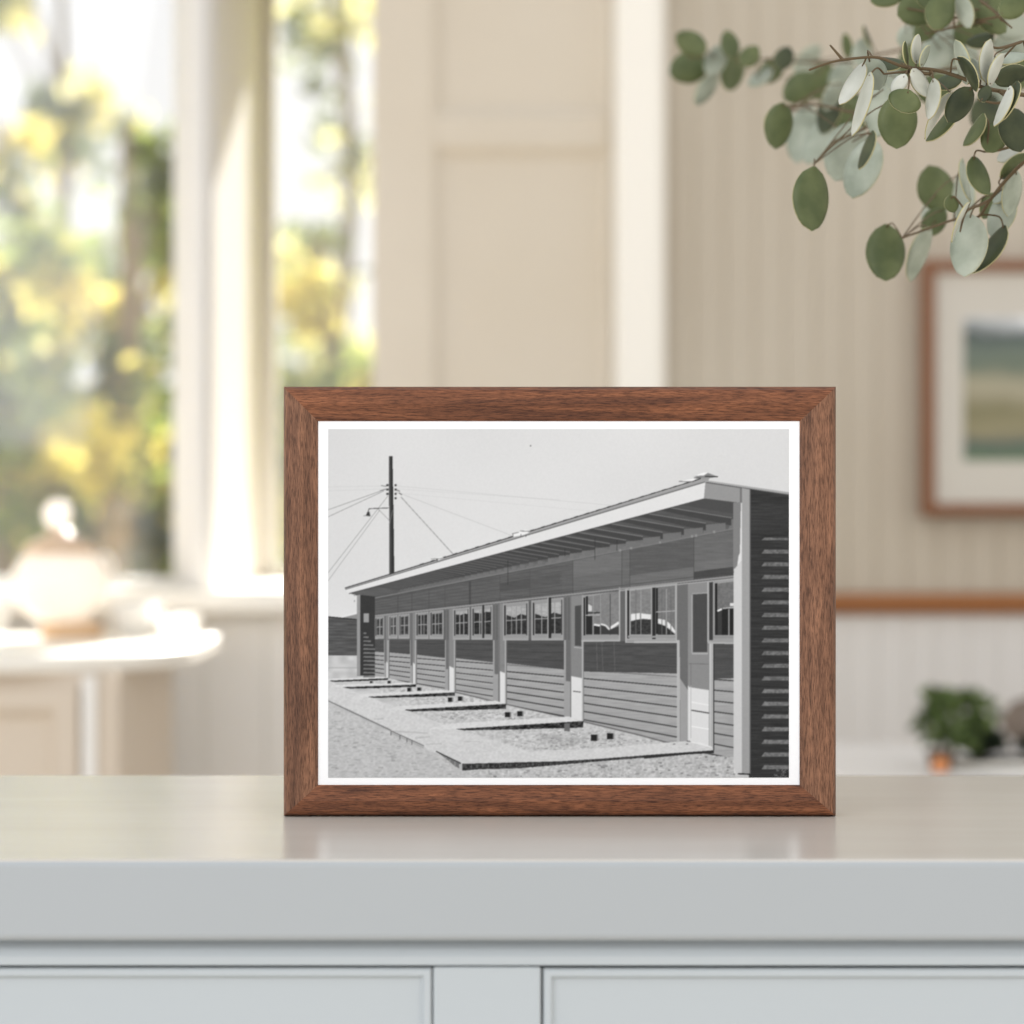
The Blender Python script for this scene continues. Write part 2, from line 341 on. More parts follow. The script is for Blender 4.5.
# worktop
o = obj('worktop', bx(-1.15, 1.15, YF, YB, zt, T0), [edge_tone, m_top], bevel=.0035, seg=4)
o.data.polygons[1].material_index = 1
tag(o, 'long pale worktop slab with an eased edge, carrying the framed photograph', 'worktop')
o.data.update()

# ---------------------------------------------------------------- the photo frame
def XP(px): return (px-512)/F*FY
def ZP(py): return CZ-(py-512)/F*FY
fl, fr_, ft, fb = XP(282.7), XP(837.2), ZP(386.2), T0+.0003
il, ir, it, ib = XP(317.8), XP(800), ZP(421), ZP(785.3)
pf = thing('photo_frame', ((fl+fr_)/2, FY+.01, T0), 'walnut brown picture frame with mitred corners standing on the worktop, holding a monochrome photograph', 'picture frame')
prof = [(0, .020), (0, .0065), (.0007, .0034), (.0019, .0012), (.0036, .0002), (.5, -.0002), (.93, .0010), (.985, .0016), (1, .0022), (1, .020)]
def rail(side):
    bm = bmesh.new(); A = []; B = []
    wl, wr, wt_, wb = il-fl, fr_-ir, ft-it, ib-fb
    for u, y in prof:
        t = u if u > .4 or u == 0 else u/.0185          # the first few are given in metres
        t = min(t, 1)
        Yy = FY+y
        lx, rx, tz, bz = fl+wl*t, fr_-wr*t, ft-wt_*t, fb+wb*t
        if side == 'top': A.append((lx, Yy, tz)); B.append((rx, Yy, tz))
        if side == 'bottom': A.append((lx, Yy, bz)); B.append((rx, Yy, bz))
        if side == 'left': A.append((lx, Yy, tz)); B.append((lx, Yy, bz))
        if side == 'right': A.append((rx, Yy, tz)); B.append((rx, Yy, bz))
    A = [bm.verts.new(p) for p in A]; B = [bm.verts.new(p) for p in B]; n = len(A)
    for i in range(n): bm.faces.new([A[i], A[(i+1) % n], B[(i+1) % n], B[i]])
    bm.faces.new(A[::-1]); bm.faces.new(B)
    bmesh.ops.recalc_face_normals(bm, faces=bm.faces)
    child('frame_rail', bm, wood_h if side in ('top', 'bottom') else wood_v, pf)
for s in ('top', 'bottom', 'left', 'right'): rail(s)
mount_white = mat('white_mount_card', (.97, .97, .97, 1), .8, .1)
mo = child('mount', bx(il-.004, ir+.004, FY+.0024, FY+.0040, ib-.004, it+.004), mount_white, pf); mo['label'] = 'narrow plain white mount'
child('backing_board', bx(il-.006, ir+.006, FY+.0062, FY+.016, ib-.006, it+.006), mat('brown_backing_board', lin(120, 92, 64), .8), pf)
# easel stand behind
bm = bmesh.new(); w = .03
prism(bm, [(FY+.0165, fb+.19), (FY+.0205, fb+.19), (FY+.0935, T0+.0005), (FY+.088, T0+.0005)], -w, w, 'x')
child('easel_stand', bm, mat('black_easel_board', lin(40, 36, 32), .7), pf)

def s2l(a): return np.where(a <= .04045, a/12.92, ((a+.055)/1.055)**2.4)
# ---- the monochrome print in the frame, drawn as a grid of ink tones ----

def draw_print():
    """tones of the monochrome photograph, sampled on a grid"""
    S = 3.0; X0, Y0, X1, Y1 = 328.0, 429.0, 789.5, 778.0
    W = int((X1-X0)*S); H = int((Y1-Y0)*S)
    img = np.full((H, W), .845, np.float32)
    rng = np.random.RandomState(7)
    def smooth(gx, gy):
        a = rng.rand(gy+2, gx+2).astype(np.float32)
        ys = np.linspace(0, gy, H, endpoint=False); xs = np.linspace(0, gx, W, endpoint=False)
        yi = ys.astype(int); xi = xs.astype(int); fy = (ys-yi)[:, None]; fx = (xs-xi)[None, :]
        fy = fy*fy*(3-2*fy); fx = fx*fx*(3-2*fx)
        r0 = a[yi]; r1 = a[yi+1]
        return (r0[:, xi]*(1-fx)+r0[:, xi+1]*fx)*(1-fy)+(r1[:, xi]*(1-fx)+r1[:, xi+1]*fx)*fy-.5
    n_big = smooth(6, 5); n_mid = smooth(60, 90); n_fine = smooth(230, 260); n_hair = smooth(40, 350); n_dot = smooth(461, 349)
    def mask(pts):
        p = np.array(pts, np.float32); p = (p-[X0, Y0])*S
        x0 = max(int(p[:, 0].min())-1, 0); x1 = min(int(p[:, 0].max())+2, W)
        y0 = max(int(p[:, 1].min())-1, 0); y1 = min(int(p[:, 1].max())+2, H)
        if x1 <= x0 or y1 <= y0: return None
        yy, xx = np.mgrid[y0:y1, x0:x1]; yy = yy+.5; xx = xx+.5
        ins = np.zeros(xx.shape, bool); n = len(p)
        for i in range(n):
            ax, ay = p[i]; bx, by = p[(i+1) % n]
            if ay == by: continue
            c = ((ay > yy) != (by > yy)) & (xx < (bx-ax)*(yy-ay)/(by-ay)+ax)
            ins ^= c
        return (slice(y0, y1), slice(x0, x1)), ins
    def poly(pts, v, noise=None, amp=0.0, alpha=1.0):
        m = mask(pts)
        if m is None: return
        sl, ins = m; sub = img[sl]; val = v if noise is None else v+noise[sl]*amp
        sub[ins] = (sub*(1-alpha)+val*alpha)[ins] if not np.isscalar(val) else (sub*(1-alpha)+val*alpha)[ins]
    def line(x0, y0, x1, y1, w, v, alpha=1.0):
        dx, dy = x1-x0, y1-y0; L = (dx*dx+dy*dy)**.5 or 1; nx, ny = -dy/L*w/2, dx/L*w/2
        poly([(x0+nx, y0+ny), (x1+nx, y1+ny), (x1-nx, y1-ny), (x0-nx, y0-ny)], v, alpha=alpha)
    def rect(x0, y0, x1, y1, v, **k): poly([(x0, y0), (x1, y0), (x1, y1), (x0, y1)], v, **k)
    VX, VY = 157.0, 640.0
    def wy(x, k): return VY+k*(x-VX)
    def wq(x0, x1, k0, k1, v, **kw):      # a patch of the long wall, in perspective
        poly([(x0, wy(x0, k0)), (x1, wy(x1, k0)), (x1, wy(x1, k1)), (x0, wy(x0, k1))], v, **kw)
    def wl(x0, x1, k, w, v, alpha=1.0): line(x0, wy(x0, k), x1, wy(x1, k), w, v, alpha)
    # sky
    yy = np.linspace(0, 1, H)[:, None]
    img[:] = .845+.015*yy+n_big*.03
    # faint wires
    for (a, b, c, d, al) in [(328, 487, 389, 486, .1), (328, 491, 389, 489, .1), (396, 486, 640, 508, .13), (396, 489, 560, 500, .1), (396, 493, 600, 512, .08)]:
        line(a, b, c, d, .7, .45, al)
    for (a, b, c, d, al) in [(328, 510, 384, 490, .4), (328, 517, 384, 491, .4), (328, 573, 388, 496, .35), (328, 581, 380, 510, .3),
                             (401, 497, 453, 554, .55), (396, 492, 513, 536, .15), (378, 509, 390, 521, .4)]:
        line(a, b, c, d, .8, .35, al)
    # pole
    poly([(389, 456.5), (392.6, 456.5), (393.6, 510), (394.4, 575), (389.6, 575)], .2)
    poly([(389, 456.5), (390.4, 456.5), (391, 510), (391.4, 575), (389.4, 575)], .3)
    line(389.5, 524, 392.8, 510, .8, .5, .7)
    for y in (485.5, 489.7, 494): rect(386.3, y-1, 388.6, y+1, .25)
    for y in (485.5, 489.7, 494, 498.5): rect(394.6, y-1, 396.8, y+1, .25)
    line(381, 485.6, 386.5, 486.6, .9, .4, .7); line(380, 491, 387, 489, .9, .4, .7); line(396.5, 490, 400, 491.5, .9, .3, .8); line(399, 493, 402, 495, .9, .3, .8)
    line(369, 508.8, 389, 508, .9, .3, .85); line(369, 508.8, 368, 513, .9, .3, .8)
    poly([(366, 515.5), (367.5, 512), (369.5, 512), (370.5, 516.5)], .22); line(363.5, 515.8, 371, 516.3, .9, .5, .6)
    # distant sheds on the left
    poly([(340, 616.5), (357, 611.5), (357, 614), (343, 617.5)], .88); poly([(343, 617.5), (357, 614), (357, 622), (345, 619)], .55)
    poly([(328, 616.8), (357, 619.5), (357, 656), (328, 656)], .33, noise=n_hair, amp=.12)
    for i in range(7): line(328, 622+i*5, 357, 623.5+i*4.6, .7, .42, .5)
    line(328, 616.8, 357, 619.6, 1.2, .2)
    poly([(328, 655.5), (790, 655.5), (790, 779), (328, 779)], .76, noise=n_mid, amp=.12)
    # the long wall
    kT, kH, kB = -.194, -.1114, .212
    wq(357, 734, kT, kB, .37, noise=n_hair, amp=.05)
    # upper siding boards of uneven tone
    for i in range(1, 7): wl(375, 734, kT+(kH-kT)*i/7, .6, .27, .45)
    for (a, b, k0, k1, v) in [(694, 734, -.19, -.142, .42), (694, 734, -.142, -.127, .45), (694, 734, -.127, -.113, .27), (630, 694, -.19, -.137, .36), (630, 694, -.136, -.113, .44),
                              (573, 630, -.19, -.115, .42), (562, 573, -.17, -.115, .38), (530, 560, -.165, -.14, .34), (500, 530, -.165, -.14, .31), (573, 622, -.19, -.15, .44)]:
        wq(a, b, k0, k1, v, noise=n_hair, amp=.04, alpha=.8)
    for (x, v) in [(694, .25), (630, .27), (622, .26), (573, .27), (470, .24), (412, .25), (398, .25), (429, .28), (530, .3), (445, .3), (500, .3)]:
        line(x, wy(x, kT), x, wy(x, kH), .8 if x not in (470, 430) else 1.8, v, .6)
    # lit clapboards below the shadow line
    def panel(x0, x1, s0, s1):
        poly([(x0, wy(x0, 0)), (x1, wy(x1, 0)), (x1, wy(x1, s1)), (x0, wy(x0, s0))], .31, noise=n_hair, amp=.05)
        poly([(x0, wy(x0, s0)), (x1, wy(x1, s1)), (x1, wy(x1, kB)), (x0, wy(x0, kB))], .64, noise=n_hair, amp=.06)
        for i in range(0, 11):
            k = .2055-.0193*i
            lit = k > max(s0, s1)
            wl(x0, x1, k, 1.25 if x1 > 560 else .9, .24, .9 if lit else .35)
            if lit: wl(x0, x1, k+.0045, .8, .72, .35)
    panel(375, 384, .053, .054); panel(389, 410, .053, .056); panel(416, 445, .056, .062); panel(455, 493, .06, .066)
    panel(506, 564, .0655, .072); panel(584, 678, .0735, .064); panel(711, 734, .07, .066)
    # doors: opening, pilasters, leaf
    def door(xl, xj, xd, xr, y_sh, light=.66):
        # xl..xj outer trim and jamb, xd..xr leaf
        wq(xl, xr+2, kH+.004, .196, .45)
        wq(xl, xl+max(1.2, (xj-xl)*.3), 0, .196, .62); 
        wq(xl+(xj-xl)*.3, xj, kH+.004, .196, .42); wq(xl+(xj-xl)*.3, xj, .1, .196, .62)
        wq(xd, xr, kH+.006, .193, .52)
        poly([(xd, y_sh), (xr, y_sh+2), (xr, wy(xr, .193)), (xd, wy(xd, .193))], .86)
        wq(xr, xr+max(1, (xr-xd)*.12), 0, .196, .7)
    door(384, 386, 386.3, 387.8, 661); door(410, 412.3, 413, 415, 662); door(445, 448.5, 449.5, 454, 666)
    door(493, 498.5, 500, 505, 671)
    rect(499.7, 664, 505, 667, .5)
    door(564, 570.5, 571.5, 582, 676); door(677, 687.8, 689, 711, 690)
    # door 5 details
    poly([(575, 606), (581.5, 605), (581.5, 646), (575, 645.5)], .3); line(574, 647, 582, 648, 1, .68)
    line(573, 691, 581, 692, .9, .35)
    # nearest door
    poly([(677.5, 584), (688, 582.5), (688, 742), (684, 743), (684, 744), (677.5, 742)], .42)
    poly([(677, 640), (679.8, 640), (680, 742), (677, 742)], .78, alpha=.8); poly([(680, 678), (688, 690), (688, 742), (680.5, 743)], .62)
    poly([(688, 583), (711, 581), (711, 748), (688, 741)], .54)
    poly([(693, 594.5), (707.5, 593.5), (707.5, 652), (693, 652)], .29)
    line(692, 595, 692, 653, 1.2, .63); line(692, 653.5, 708, 653.5, 1.6, .66); line(692, 593.6, 708, 592.6, .9, .62)
    poly([(688, 685), (689.5, 687), (709, 690), (709, 748.5), (688, 740.5)], .86)
    line(689, 663.5, 709, 664, .8, .44); line(691, 664, 691, 685, .8, .42, .7)
    line(691, 686, 691, 738, .8, .72); line(691.5, 701.8, 709, 705, 1.2, .92); line(691.5, 710, 709.5, 713, 1.1, .3)
    line(691.5, 726, 709, 729, 1.0, .95); line(687, 741, 709.5, 747.2, 1.2, .2)
    poly([(709.8, 638), (713.6, 638), (713.6, 750), (709.8, 748)], .7); line(710, 642, 710, 748, .8, .85); line(713.8, 642, 713.8, 750, .8, .2)
    poly([(686, 741.5), (710, 748), (713, 749), (712, 746.5), (700, 742)], .9)
    # windows
    def window(x0, x1, kb, cols, fr=1.6, sky=None, mid=None, g=.2, half=True):
        wq(x0, x1, kH+.006, kb, .6)
        wq(x0+fr*.6, x1-fr*.5, kH+.012, kb-.012, .27); wq(x0+fr*.6, x0+fr*1.3, kH+.012, kb-.012, .15)
        gx0, gx1 = x0+fr*1.4, x1-fr
        wq(gx0, gx1, kH+.010, kb-.006, .58)
        gx0 += fr*.6; kt = kH+.017; kk = kb-.0155
        wq(gx0, gx1, kt, kk, g, noise=n_fine, amp=.1)
        if sky:
            sky(gx0, gx1, kt, kk)
        for i in range(1, cols): x = gx0+(gx1-gx0)*i/cols; line(x, wy(x, kt), x, wy(x, kk), .9, .6)
        if half: wl(gx0, gx1, (kt+kk)/2, 1.0, .6)
        wl(x0-.6, x1+.5, kb, 1.6 if x1 > 500 else 1.2, .64); line(x0, wy(x0, kH+.006), x0, wy(x0, kb), 1.2, .62); line(x1, wy(x1, kH+.006), x1, wy(x1, kb), 1.1, .62)
    def jag(f):
        def s(a, b, kt, kk):
            d = (kk-kt)
            poly([(a, wy(a, kt)), (b, wy(b, kt)), (b, wy(b, kt+d*f)), ((a*.3+b*.7), wy((a*.3+b*.7), kt+d*f*.8)), ((a*.6+b*.4), wy((a*.6+b*.4), kt+d*f*1.15)), (a, wy(a, kt+d*f*.8))], .66, noise=n_fine, amp=.1)
        return s
    window(375, 383.5, -.008, 2, 1.0, g=.26); window(389, 397, -.008, 2, 1, g=.3); window(399, 409, -.008, 2, 1, g=.25)
    window(416, 428, -.006, 3, 1.1, g=.22); window(430, 443, -.006, 3, 1.1, g=.22)
    window(453.5, 469, -.003, 3, 1.2, jag(.14), g=.19); window(472, 492, -.003, 3, 1.2, jag(.14), g=.19); line(483.5, 605, 483.5, 638, 2, .2); line(482, 606, 482, 637, 1, .6)
    window(503.5, 528, -.001, 4, 1.6, jag(.36), g=.2)
    window(532, 563, -.001, 4, 1.6, jag(.4), g=.2); poly([(548.5, 596), (551.5, 595.6), (551.5, 638), (548.5, 638)], .17); line(548, 597, 548, 638, 1.3, .64)
    # window 3 (nearer)
    window(582.5, 620, .001, 4, 2.0, half=False)
    poly([(586, 597), (619, 591), (619, 634), (586, 635)], .5, noise=n_fine, amp=.05)
    poly([(586, 596.5), (588, 596), (588, 634), (586, 634)], .15); poly([(586, 616), (592.5, 616), (592.5, 634.5), (586, 634.5)], .17)
    poly([(594, 625), (600, 626), (600, 634.5), (594, 634.5)], .18); poly([(600.5, 624.5), (606, 626), (610, 631), (610, 634.5), (600.5, 634.5)], .24); poly([(610.5, 629.5), (619, 626), (619, 634.5), (610.5, 634.5)], .24)
    poly([(588.3, 604), (592, 606), (592, 611), (588.3, 611.5)], .8)
    line(594, 624.5, 600, 625.5, 2, .88); line(601, 624, 606, 625.5, 1.8, .85); line(606, 625.5, 609.5, 629.5, 1.8, .85); line(610.5, 628, 619, 622.5, 2.6, .88)
    line(586, 615.2, 600, 614.8, .8, .7); line(588, 613, 600, 612.5, 1, .15)
    for x in (593.3, 600.6, 610.3): line(x, 594, x, 635, .8, .62 if x != 610.3 else .2, .8)
    line(583, 637, 619, 636.5, 2, .58); line(581.5, 641, 620, 640.5, 1.6, .68); line(619.6, 587.5, 619.6, 640, 1.2, .68)
    # window 2 (double)
    poly([(626, 588), (676.5, 583), (676.5, 642), (626, 641)], .62); poly([(627.5, 589.5), (629.5, 589), (629.5, 638.5), (627.5, 638.5)], .16)
    poly([(630.8, 591), (651, 588.5), (651, 634), (630.8, 634.5)], .5, noise=n_fine, amp=.06)
    poly([(652.5, 587), (655.8, 586.5), (655.8, 639), (652.5, 639)], .18)
    poly([(656, 587.5), (675, 585.5), (675, 634), (656, 634.5)], .46, noise=n_fine, amp=.06); poly([(656, 588), (658, 588), (658, 634), (656, 634)], .16)
    poly([(631, 620), (640, 619.5), (651, 618.5), (651, 634.5), (631, 634.5)], .23, noise=n_fine, amp=.1)
    poly([(631, 614), (640, 613), (640, 619), (631, 621)], .88); poly([(641.5, 613.3), (651, 614.5), (651, 619.5), (641.5, 618.5)], .88)
    poly([(658, 624), (664, 625), (675.5, 634.8), (658, 634.8)], .2)
    poly([(658, 618.5), (665.5, 620), (665.5, 626), (658, 623)], .85); poly([(667.5, 621.5), (671, 624.5), (675.5, 631), (675.5, 634), (670, 629), (667.5, 627.5)], .88)
    for x, v in ((641, .62), (636, .42), (666.5, .6), (662, .4), (671, .4)): line(x, 589, x, 634.5, .9 if v > .5 else .5, v)
    line(656, 612, 675, 610.8, .9, .68); line(630, 592, 630, 636, 1, .62); line(628, 636.5, 676, 636.8, 2.2, .58); line(625.5, 642, 677, 642.2, 1.6, .7); line(676.4, 583, 676.4, 642, 1.2, .68); line(626, 588, 626, 642, 1.2, .7)
    poly([(620.5, 586), (625.3, 585.5), (625.3, 641), (620.5, 641)], .39)
    # window 1, cut by the post
    poly([(708, 582), (734, 579), (734, 643), (708, 642)], .6); poly([(709.5, 582.5), (713, 582), (713, 640), (709.5, 640)], .24)
    poly([(715, 584), (734, 581.5), (734, 635), (715, 635)], .44, noise=n_fine, amp=.06); poly([(715, 583.5), (717.5, 583), (717.5, 635), (715, 635)], .13)
    poly([(715, 610.5), (722, 609), (734, 608.5), (734, 635), (715, 635)], .15); poly([(717.8, 611), (722, 609.5), (722, 635), (717.8, 635)], .24)
    line(717.5, 611, 722, 609, 1.8, .9); line(723, 608.4, 734, 607.2, 1.1, .7); rect(730, 603, 734, 606, .85)
    line(729, 609, 729, 635, 1.3, .6); line(714, 583, 714, 636, 1.5, .6); line(713, 637, 734, 637, 2.4, .56); line(708, 642.6, 734, 643.2, 1.7, .68); line(708, 582, 708, 642, 1.3, .68)
    # head board over all openings
    wl(375, 734, kH+.001, 1.6, .58); wl(375, 734, kH-.006, .7, .25, .6); wl(620, 734, kH+.005, 1, .66)
    for x in (445, 448, 494, 497, 565.5, 569): line(x, wy(x, kH+.008), x, wy(x, 0), 1.6, .36, .7)
    # streaks of light on the shaded siding
    for x in (596.5, 602, 614): line(x, 642, x+1, 671, .6, .48, .5)
    # ground in front of the wall, then the plank walks over it
    bx = [357, 375, 389, 416, 455, 510, 565, 640, 714, 735]; by = [675.5, 675.8, 678, 684.5, 692, 705, 717, 735, 755, 760]
    poly([(328, 670)]+[(357, 675.5)]+list(zip(bx, by))+[(735, 779), (328, 779)], .76, noise=n_mid, amp=.1)
    poly(list(zip(bx[1:], by[1:]))+[(735, 779), (480, 760), (370, 686)], .76, noise=n_fine, amp=.16, alpha=.8)
    for i in range(4, 9): line(bx[i], by[i], bx[i+1], by[i+1], .9+.1*i, .24, .55)
    rect(328, 667, 357, 668.2, .6, alpha=.5)
    poly([(328, 702), (392, 735), (468, 768), (470, 779), (328, 779)], .75, noise=n_fine, amp=.08)
    for _ in range(330):
        x = 328+rng.rand()*150; y = 706+rng.rand()*72
        if y > 706+(x-328)*.46: rect(x, y, x+1.2+rng.rand()*5, y+.6+rng.rand()*.8, rng.choice([.5, .58, .62, .85]), alpha=.4)
    # rubble in the right foreground and between the walks
    poly([(470, 771), (560, 763), (644, 758), (690, 753.5), (735, 757), (735, 779), (462, 779)], .74, noise=n_fine, amp=.15)
    for _ in range(240):
        x = 480+rng.rand()*255; y = 755+rng.rand()*23
        if y > 771-(x-470)*.085: rect(x, y, x+.8+rng.rand()*3.5, y+.7+rng.rand()*1.4, rng.choice([.38, .5, .55, .86, .9]), alpha=.55)
    for (xa, xb, ya, yb, n) in [(385, 450, 689, 692, 50), (410, 500, 697, 702, 80), (440, 540, 711, 718, 170), (500, 625, 728, 748, 330), (600, 690, 738, 742, 40)]:
        for _ in range(n):
            x = xa+rng.rand()*(xb-xa); y = ya+rng.rand()*(yb-ya)+(x-xa)*.02
            rect(x, y, x+.8+rng.rand()*3, y+.7+rng.rand()*.7, rng.choice([.46, .55, .6, .86, .9]), alpha=.5)
    poly([(540, 733), (590, 738), (575, 746), (540, 742)], .6, noise=n_fine, amp=.25, alpha=.35)
    # main walk
    poly([(328, 678), (331, 681), (342, 687), (367, 696.5), (404, 709.5), (456, 728.5), (490, 738.5), (530, 751), (562, 758), (462, 764), (457, 763), (392, 732), (328, 700.5)], .81, noise=n_fine, amp=.06)
    poly([(470, 764), (505, 744), (530, 751), (600, 748), (640, 744.5), (672, 742), (686, 741), (712, 747.5), (714, 750.5), (640, 756), (560, 761), (462, 764)], .82, noise=n_fine, amp=.06)
    for (a, b, c, d) in [(393, 731, 428, 733), (415, 738, 430, 736.5), (374, 719, 384, 718.5)]: line(a, b, c, d, 1.6, .62, .4)
    for (a, b, c, d) in [(426, 744, 442, 743.5), (464, 741, 480, 741.5)]: line(a, b, c, d, .8, .62, .5)
    line(328, 700.5, 391, 730, 1.3, .4, .75); line(346, 709, 391, 730.5, 1.8, .5, .5)
    line(391, 732, 424, 747, 2.8, .6, .6); line(391, 730.5, 424, 745.5, .9, .38, .8)
    for x in (391, 400, 407, 412): line(x, 731+(x-391)*.43, x, 735.5+(x-391)*.43, 1.1, .38, .6)
    poly([(436, 751), (461, 763), (461, 769), (455, 766), (448, 760)], .45); line(436, 751, 461, 763, 1.0, .22)
    for x in (446, 450, 455): line(x, 757+(x-446)*.5, x, 763+(x-446)*.5, 1.6, .65, .6)
    poly([(462.5, 763.5), (560, 761), (600, 758.5), (645, 755), (645, 757.5), (600, 761), (560, 764.5), (520, 768), (480, 769), (462.5, 770.5)], .24, noise=n_fine, amp=.2)
    poly([(644, 755), (714, 750), (714, 753), (690, 754), (644, 758.5)], .2)
    for i in range(16): line(466+i*5.6, 764.5-i*.1, 466+i*5.6, 768.5-i*.25, .9, .5, .5)
    poly([(459, 764), (462.5, 763.5), (462.5, 770.3), (459.5, 769.5)], .72)
    for x in (673, 686): rect(x, 743.5, x+2.5, 744.3, .45)
    # cross walks receding: pale boards on top, dark riser below
    for (x0, y0, x1, y1, tl, tr, top) in [(328, 680.6, 388, 678, 1.2, 1.8, 2), (342, 687, 416, 684.3, 1.6, 2.4, 2.6), (367, 696.6, 455, 692.2, 1.2, 3.4, 3.2),
                                        (404, 709.6, 506, 703.6, 1.6, 5, 4.2), (456, 728.8, 583.5, 720.8, 1.4, 6.5, 6)]:
        poly([(x0-top*4.5, y0), (x0, y0+.3), (x1, y1), (x1-2.5*top, y1-top*.75), (x0-top*1.5, y0-top*.9)], .84, noise=n_fine, amp=.05)
        poly([(x0, y0), (x1, y1), (x1, y1+tr), ((x0+x1)/2, (y0+y1)/2+(tl+tr)*.55), (x0+8, y0+tl)], .2, noise=n_fine, amp=.3)
    rect(564.5, 723, 570, 731, .42)
    for (a, b, s) in [(371, 682, 2), (389, 682, 2.6), (409, 689.5, 3.4), (419, 689, 3.4), (450, 699.5, 4.3), (460, 698.5, 4.3), (507.5, 714.5, 5.2), (520, 713.5, 5), (594, 737.5, 6.3), (610, 736, 6.3)]:
        rect(a-s/2, b-s/2, a+s/2, b+s/2, .14); rect(a+s/2, b-s/2, a+s/2+1.2, b+s/2, .5)
    # soffit with rafters
    poly([(348, 592.5), (705, 498), (741, 502), (741, wy(734, kT)-1), (600, wy(600, kT)+1), (375, 601), (358, 596)], .33, noise=n_hair, amp=.04)
    poly([(348, 592.5), (375, 596.5), (734, wy(734, kT)), (734, 522), (560, 556), (470, 576)], .38, noise=n_hair, amp=.04, alpha=.6)
    for i, x in enumerate([731.5, 706, 684, 663, 643, 626, 610, 595, 582, 570, 559, 548, 538, 529, 520, 512, 504, 497, 490, 483, 477, 471, 465, 459, 454, 449, 444, 439, 434, 429, 424, 420, 416, 412, 408, 404, 400]):
        yb = wy(x, -.199); yt = yb-(x-VX)*.0128; xf = (684.6-yt+.165*x)/.4297; yf = 684.6-.2647*xf
        nx = x+(x-VX)*.036
        al = 1 if x > 540 else .65 if x > 460 else .35
        poly([(x, yt+1), (nx, yt+1-(nx-x)*.1), (min(nx, 734), wy(min(nx, 734), kT)), (x-3, wy(x-3, kT))], .46, alpha=.8*al)
        xg = (684.6-yb+.215*x)/.4797; yg = 684.6-.2647*xg
        poly([(xf, yf), (x, yt), (x, yb), (xg, yg)], .27, alpha=al)
        line(xf, yf-.4, x, yt-.4, .9 if x > 600 else .65, .5, .85*al)
    poly([(705, 498.5), (734, 502.5), (734, 514), (684, 505.5)], .3)
    wl(375, 734, kT+.001, 1.3, .5, .8)
    for x in (714, 696, 692, 660, 631, 620): rect(x-1, wy(x, kT)-1.2, x+1.3, wy(x, kT)+1.4, .55)
    for x, y0, y1 in ((595, 538, 560), (617, 540, 551), (508, 560, 585), (565, 548, 556)): line(x, y0, x, y1, .9, .2, .7)
    # roof edge, fascia
    poly([(345, 588.2), (705, 478.5), (706, 482.5), (346, 590)], .62); line(345, 588, 704, 478, .9, .25); line(345.5, 589.6, 705, 482, .9, .4); 
    for i in range(26): x = 420+i*11; y = 588-(x-345)*.3055; line(x, y-.4, x+4, y-1.7, 1.1, .12, .6)
    poly([(345.5, 589.8), (706, 482.6), (704.5, 498.6), (349, 593.4)], .87)
    line(349, 593.6, 704.5, 498.8, .9, .28, .8)
    # far end wall and post
    poly([(357, 595), (361.5, 594.6), (361.5, 675.5), (357, 675.5)], .58); poly([(360.5, 594.8), (375, 596.5), (375, 675.5), (360.5, 675.5)], .22)
    rect(363.6, 613.5, 369, 622.5, .6)
    for i in range(12):
        y = 633+i*3.95; r = min(375, 366.5+i*2.3); line(363.5, y, r, y+.3, 1.5, .46)
    for y in (600, 602): rect(354, 594+(y-600)*3, 355, 596+(y-600)*3, .6)
    # gable board, corner post, side wall
    poly([(749, 489), (790, 494.5), (790, 779), (749, 779)], .215, noise=n_hair, amp=.06)
    for i in range(24): line(750, 497+i*12.6*.5*2, 790, 498+i*12.6, .7, .14, .5) if i < 23 else None
    rect(750, 504, 790, 528, .26, alpha=.4, noise=n_hair, amp=.05)
    for i in range(19):
        y = 539+i*12.66; h = 2.6 if i < 1 else 4.2
        poly([(764.5, y-h/2), (790, y-h/2+.3), (790, y+h/2), (761.5, y+h/2)], .42 if i < 12 else .45, noise=n_fine, amp=.14)
    poly([(705.5, 482), (742, 488.5), (741, 503), (704, 498.4)], .58); poly([(740, 487.8), (742.5, 488.4), (742.5, 503), (740, 502.6)], .45)
    poly([(705, 480), (707, 480.5), (790, 492.5), (790, 495), (742, 488.5), (705.5, 482.5)], .64); line(706, 482.5, 790, 495.2, .8, .3)
    poly([(733.5, 502.6), (742, 503), (742, 560), (733.5, 572)], .5)
    poly([(738.6, 556), (740, 553), (741, 503), (742.5, 503), (742.5, 775), (734, 773), (734, 569), (737, 568)], .86)
    poly([(733.8, 573), (734.6, 569), (742, 560), (742, 775), (736, 773.5), (733.8, 766)], .8)
    poly([(742, 488), (750, 489.5), (750.3, 773.5), (742, 774.5)], .62); line(750.2, 490, 750.2, 774, .8, .4)
    line(738, 773.5, 750, 774, 1.2, .1)
    for i in range(26):
        x = 774+rng.rand()*12; y = 769+rng.rand()*8; rect(x, y, x+1.2, y+1, .6, alpha=.6)
    # roof vents
    poly([(694, 476.5), (704, 472.7), (708, 473), (718, 476.8), (709, 478.4), (700, 478.3)], .52); poly([(694, 476.3), (704, 472.5), (708, 472.9), (704, 475.5)], .93); poly([(700, 478), (710, 478), (708, 481), (702, 480.5)], .6)
    line(705, 476.5, 718, 477, 1, .2); line(679, 481.5, 694, 482, .9, .4, .8); poly([(681, 481), (692, 479), (700, 478), (692, 481.5)], .93); line(694, 478, 701, 478.2, .9, .3)
    poly([(511, 534.5), (519, 531.5), (525, 529.5), (531, 531.3), (526, 534.5), (514, 537)], .92); line(512, 534, 519, 532.3, .8, .4, .8); line(520, 531, 531, 531.6, .8, .35, .8)
    for x in (513, 521, 526): line(x, 534, x, 537, .9, .3, .8)
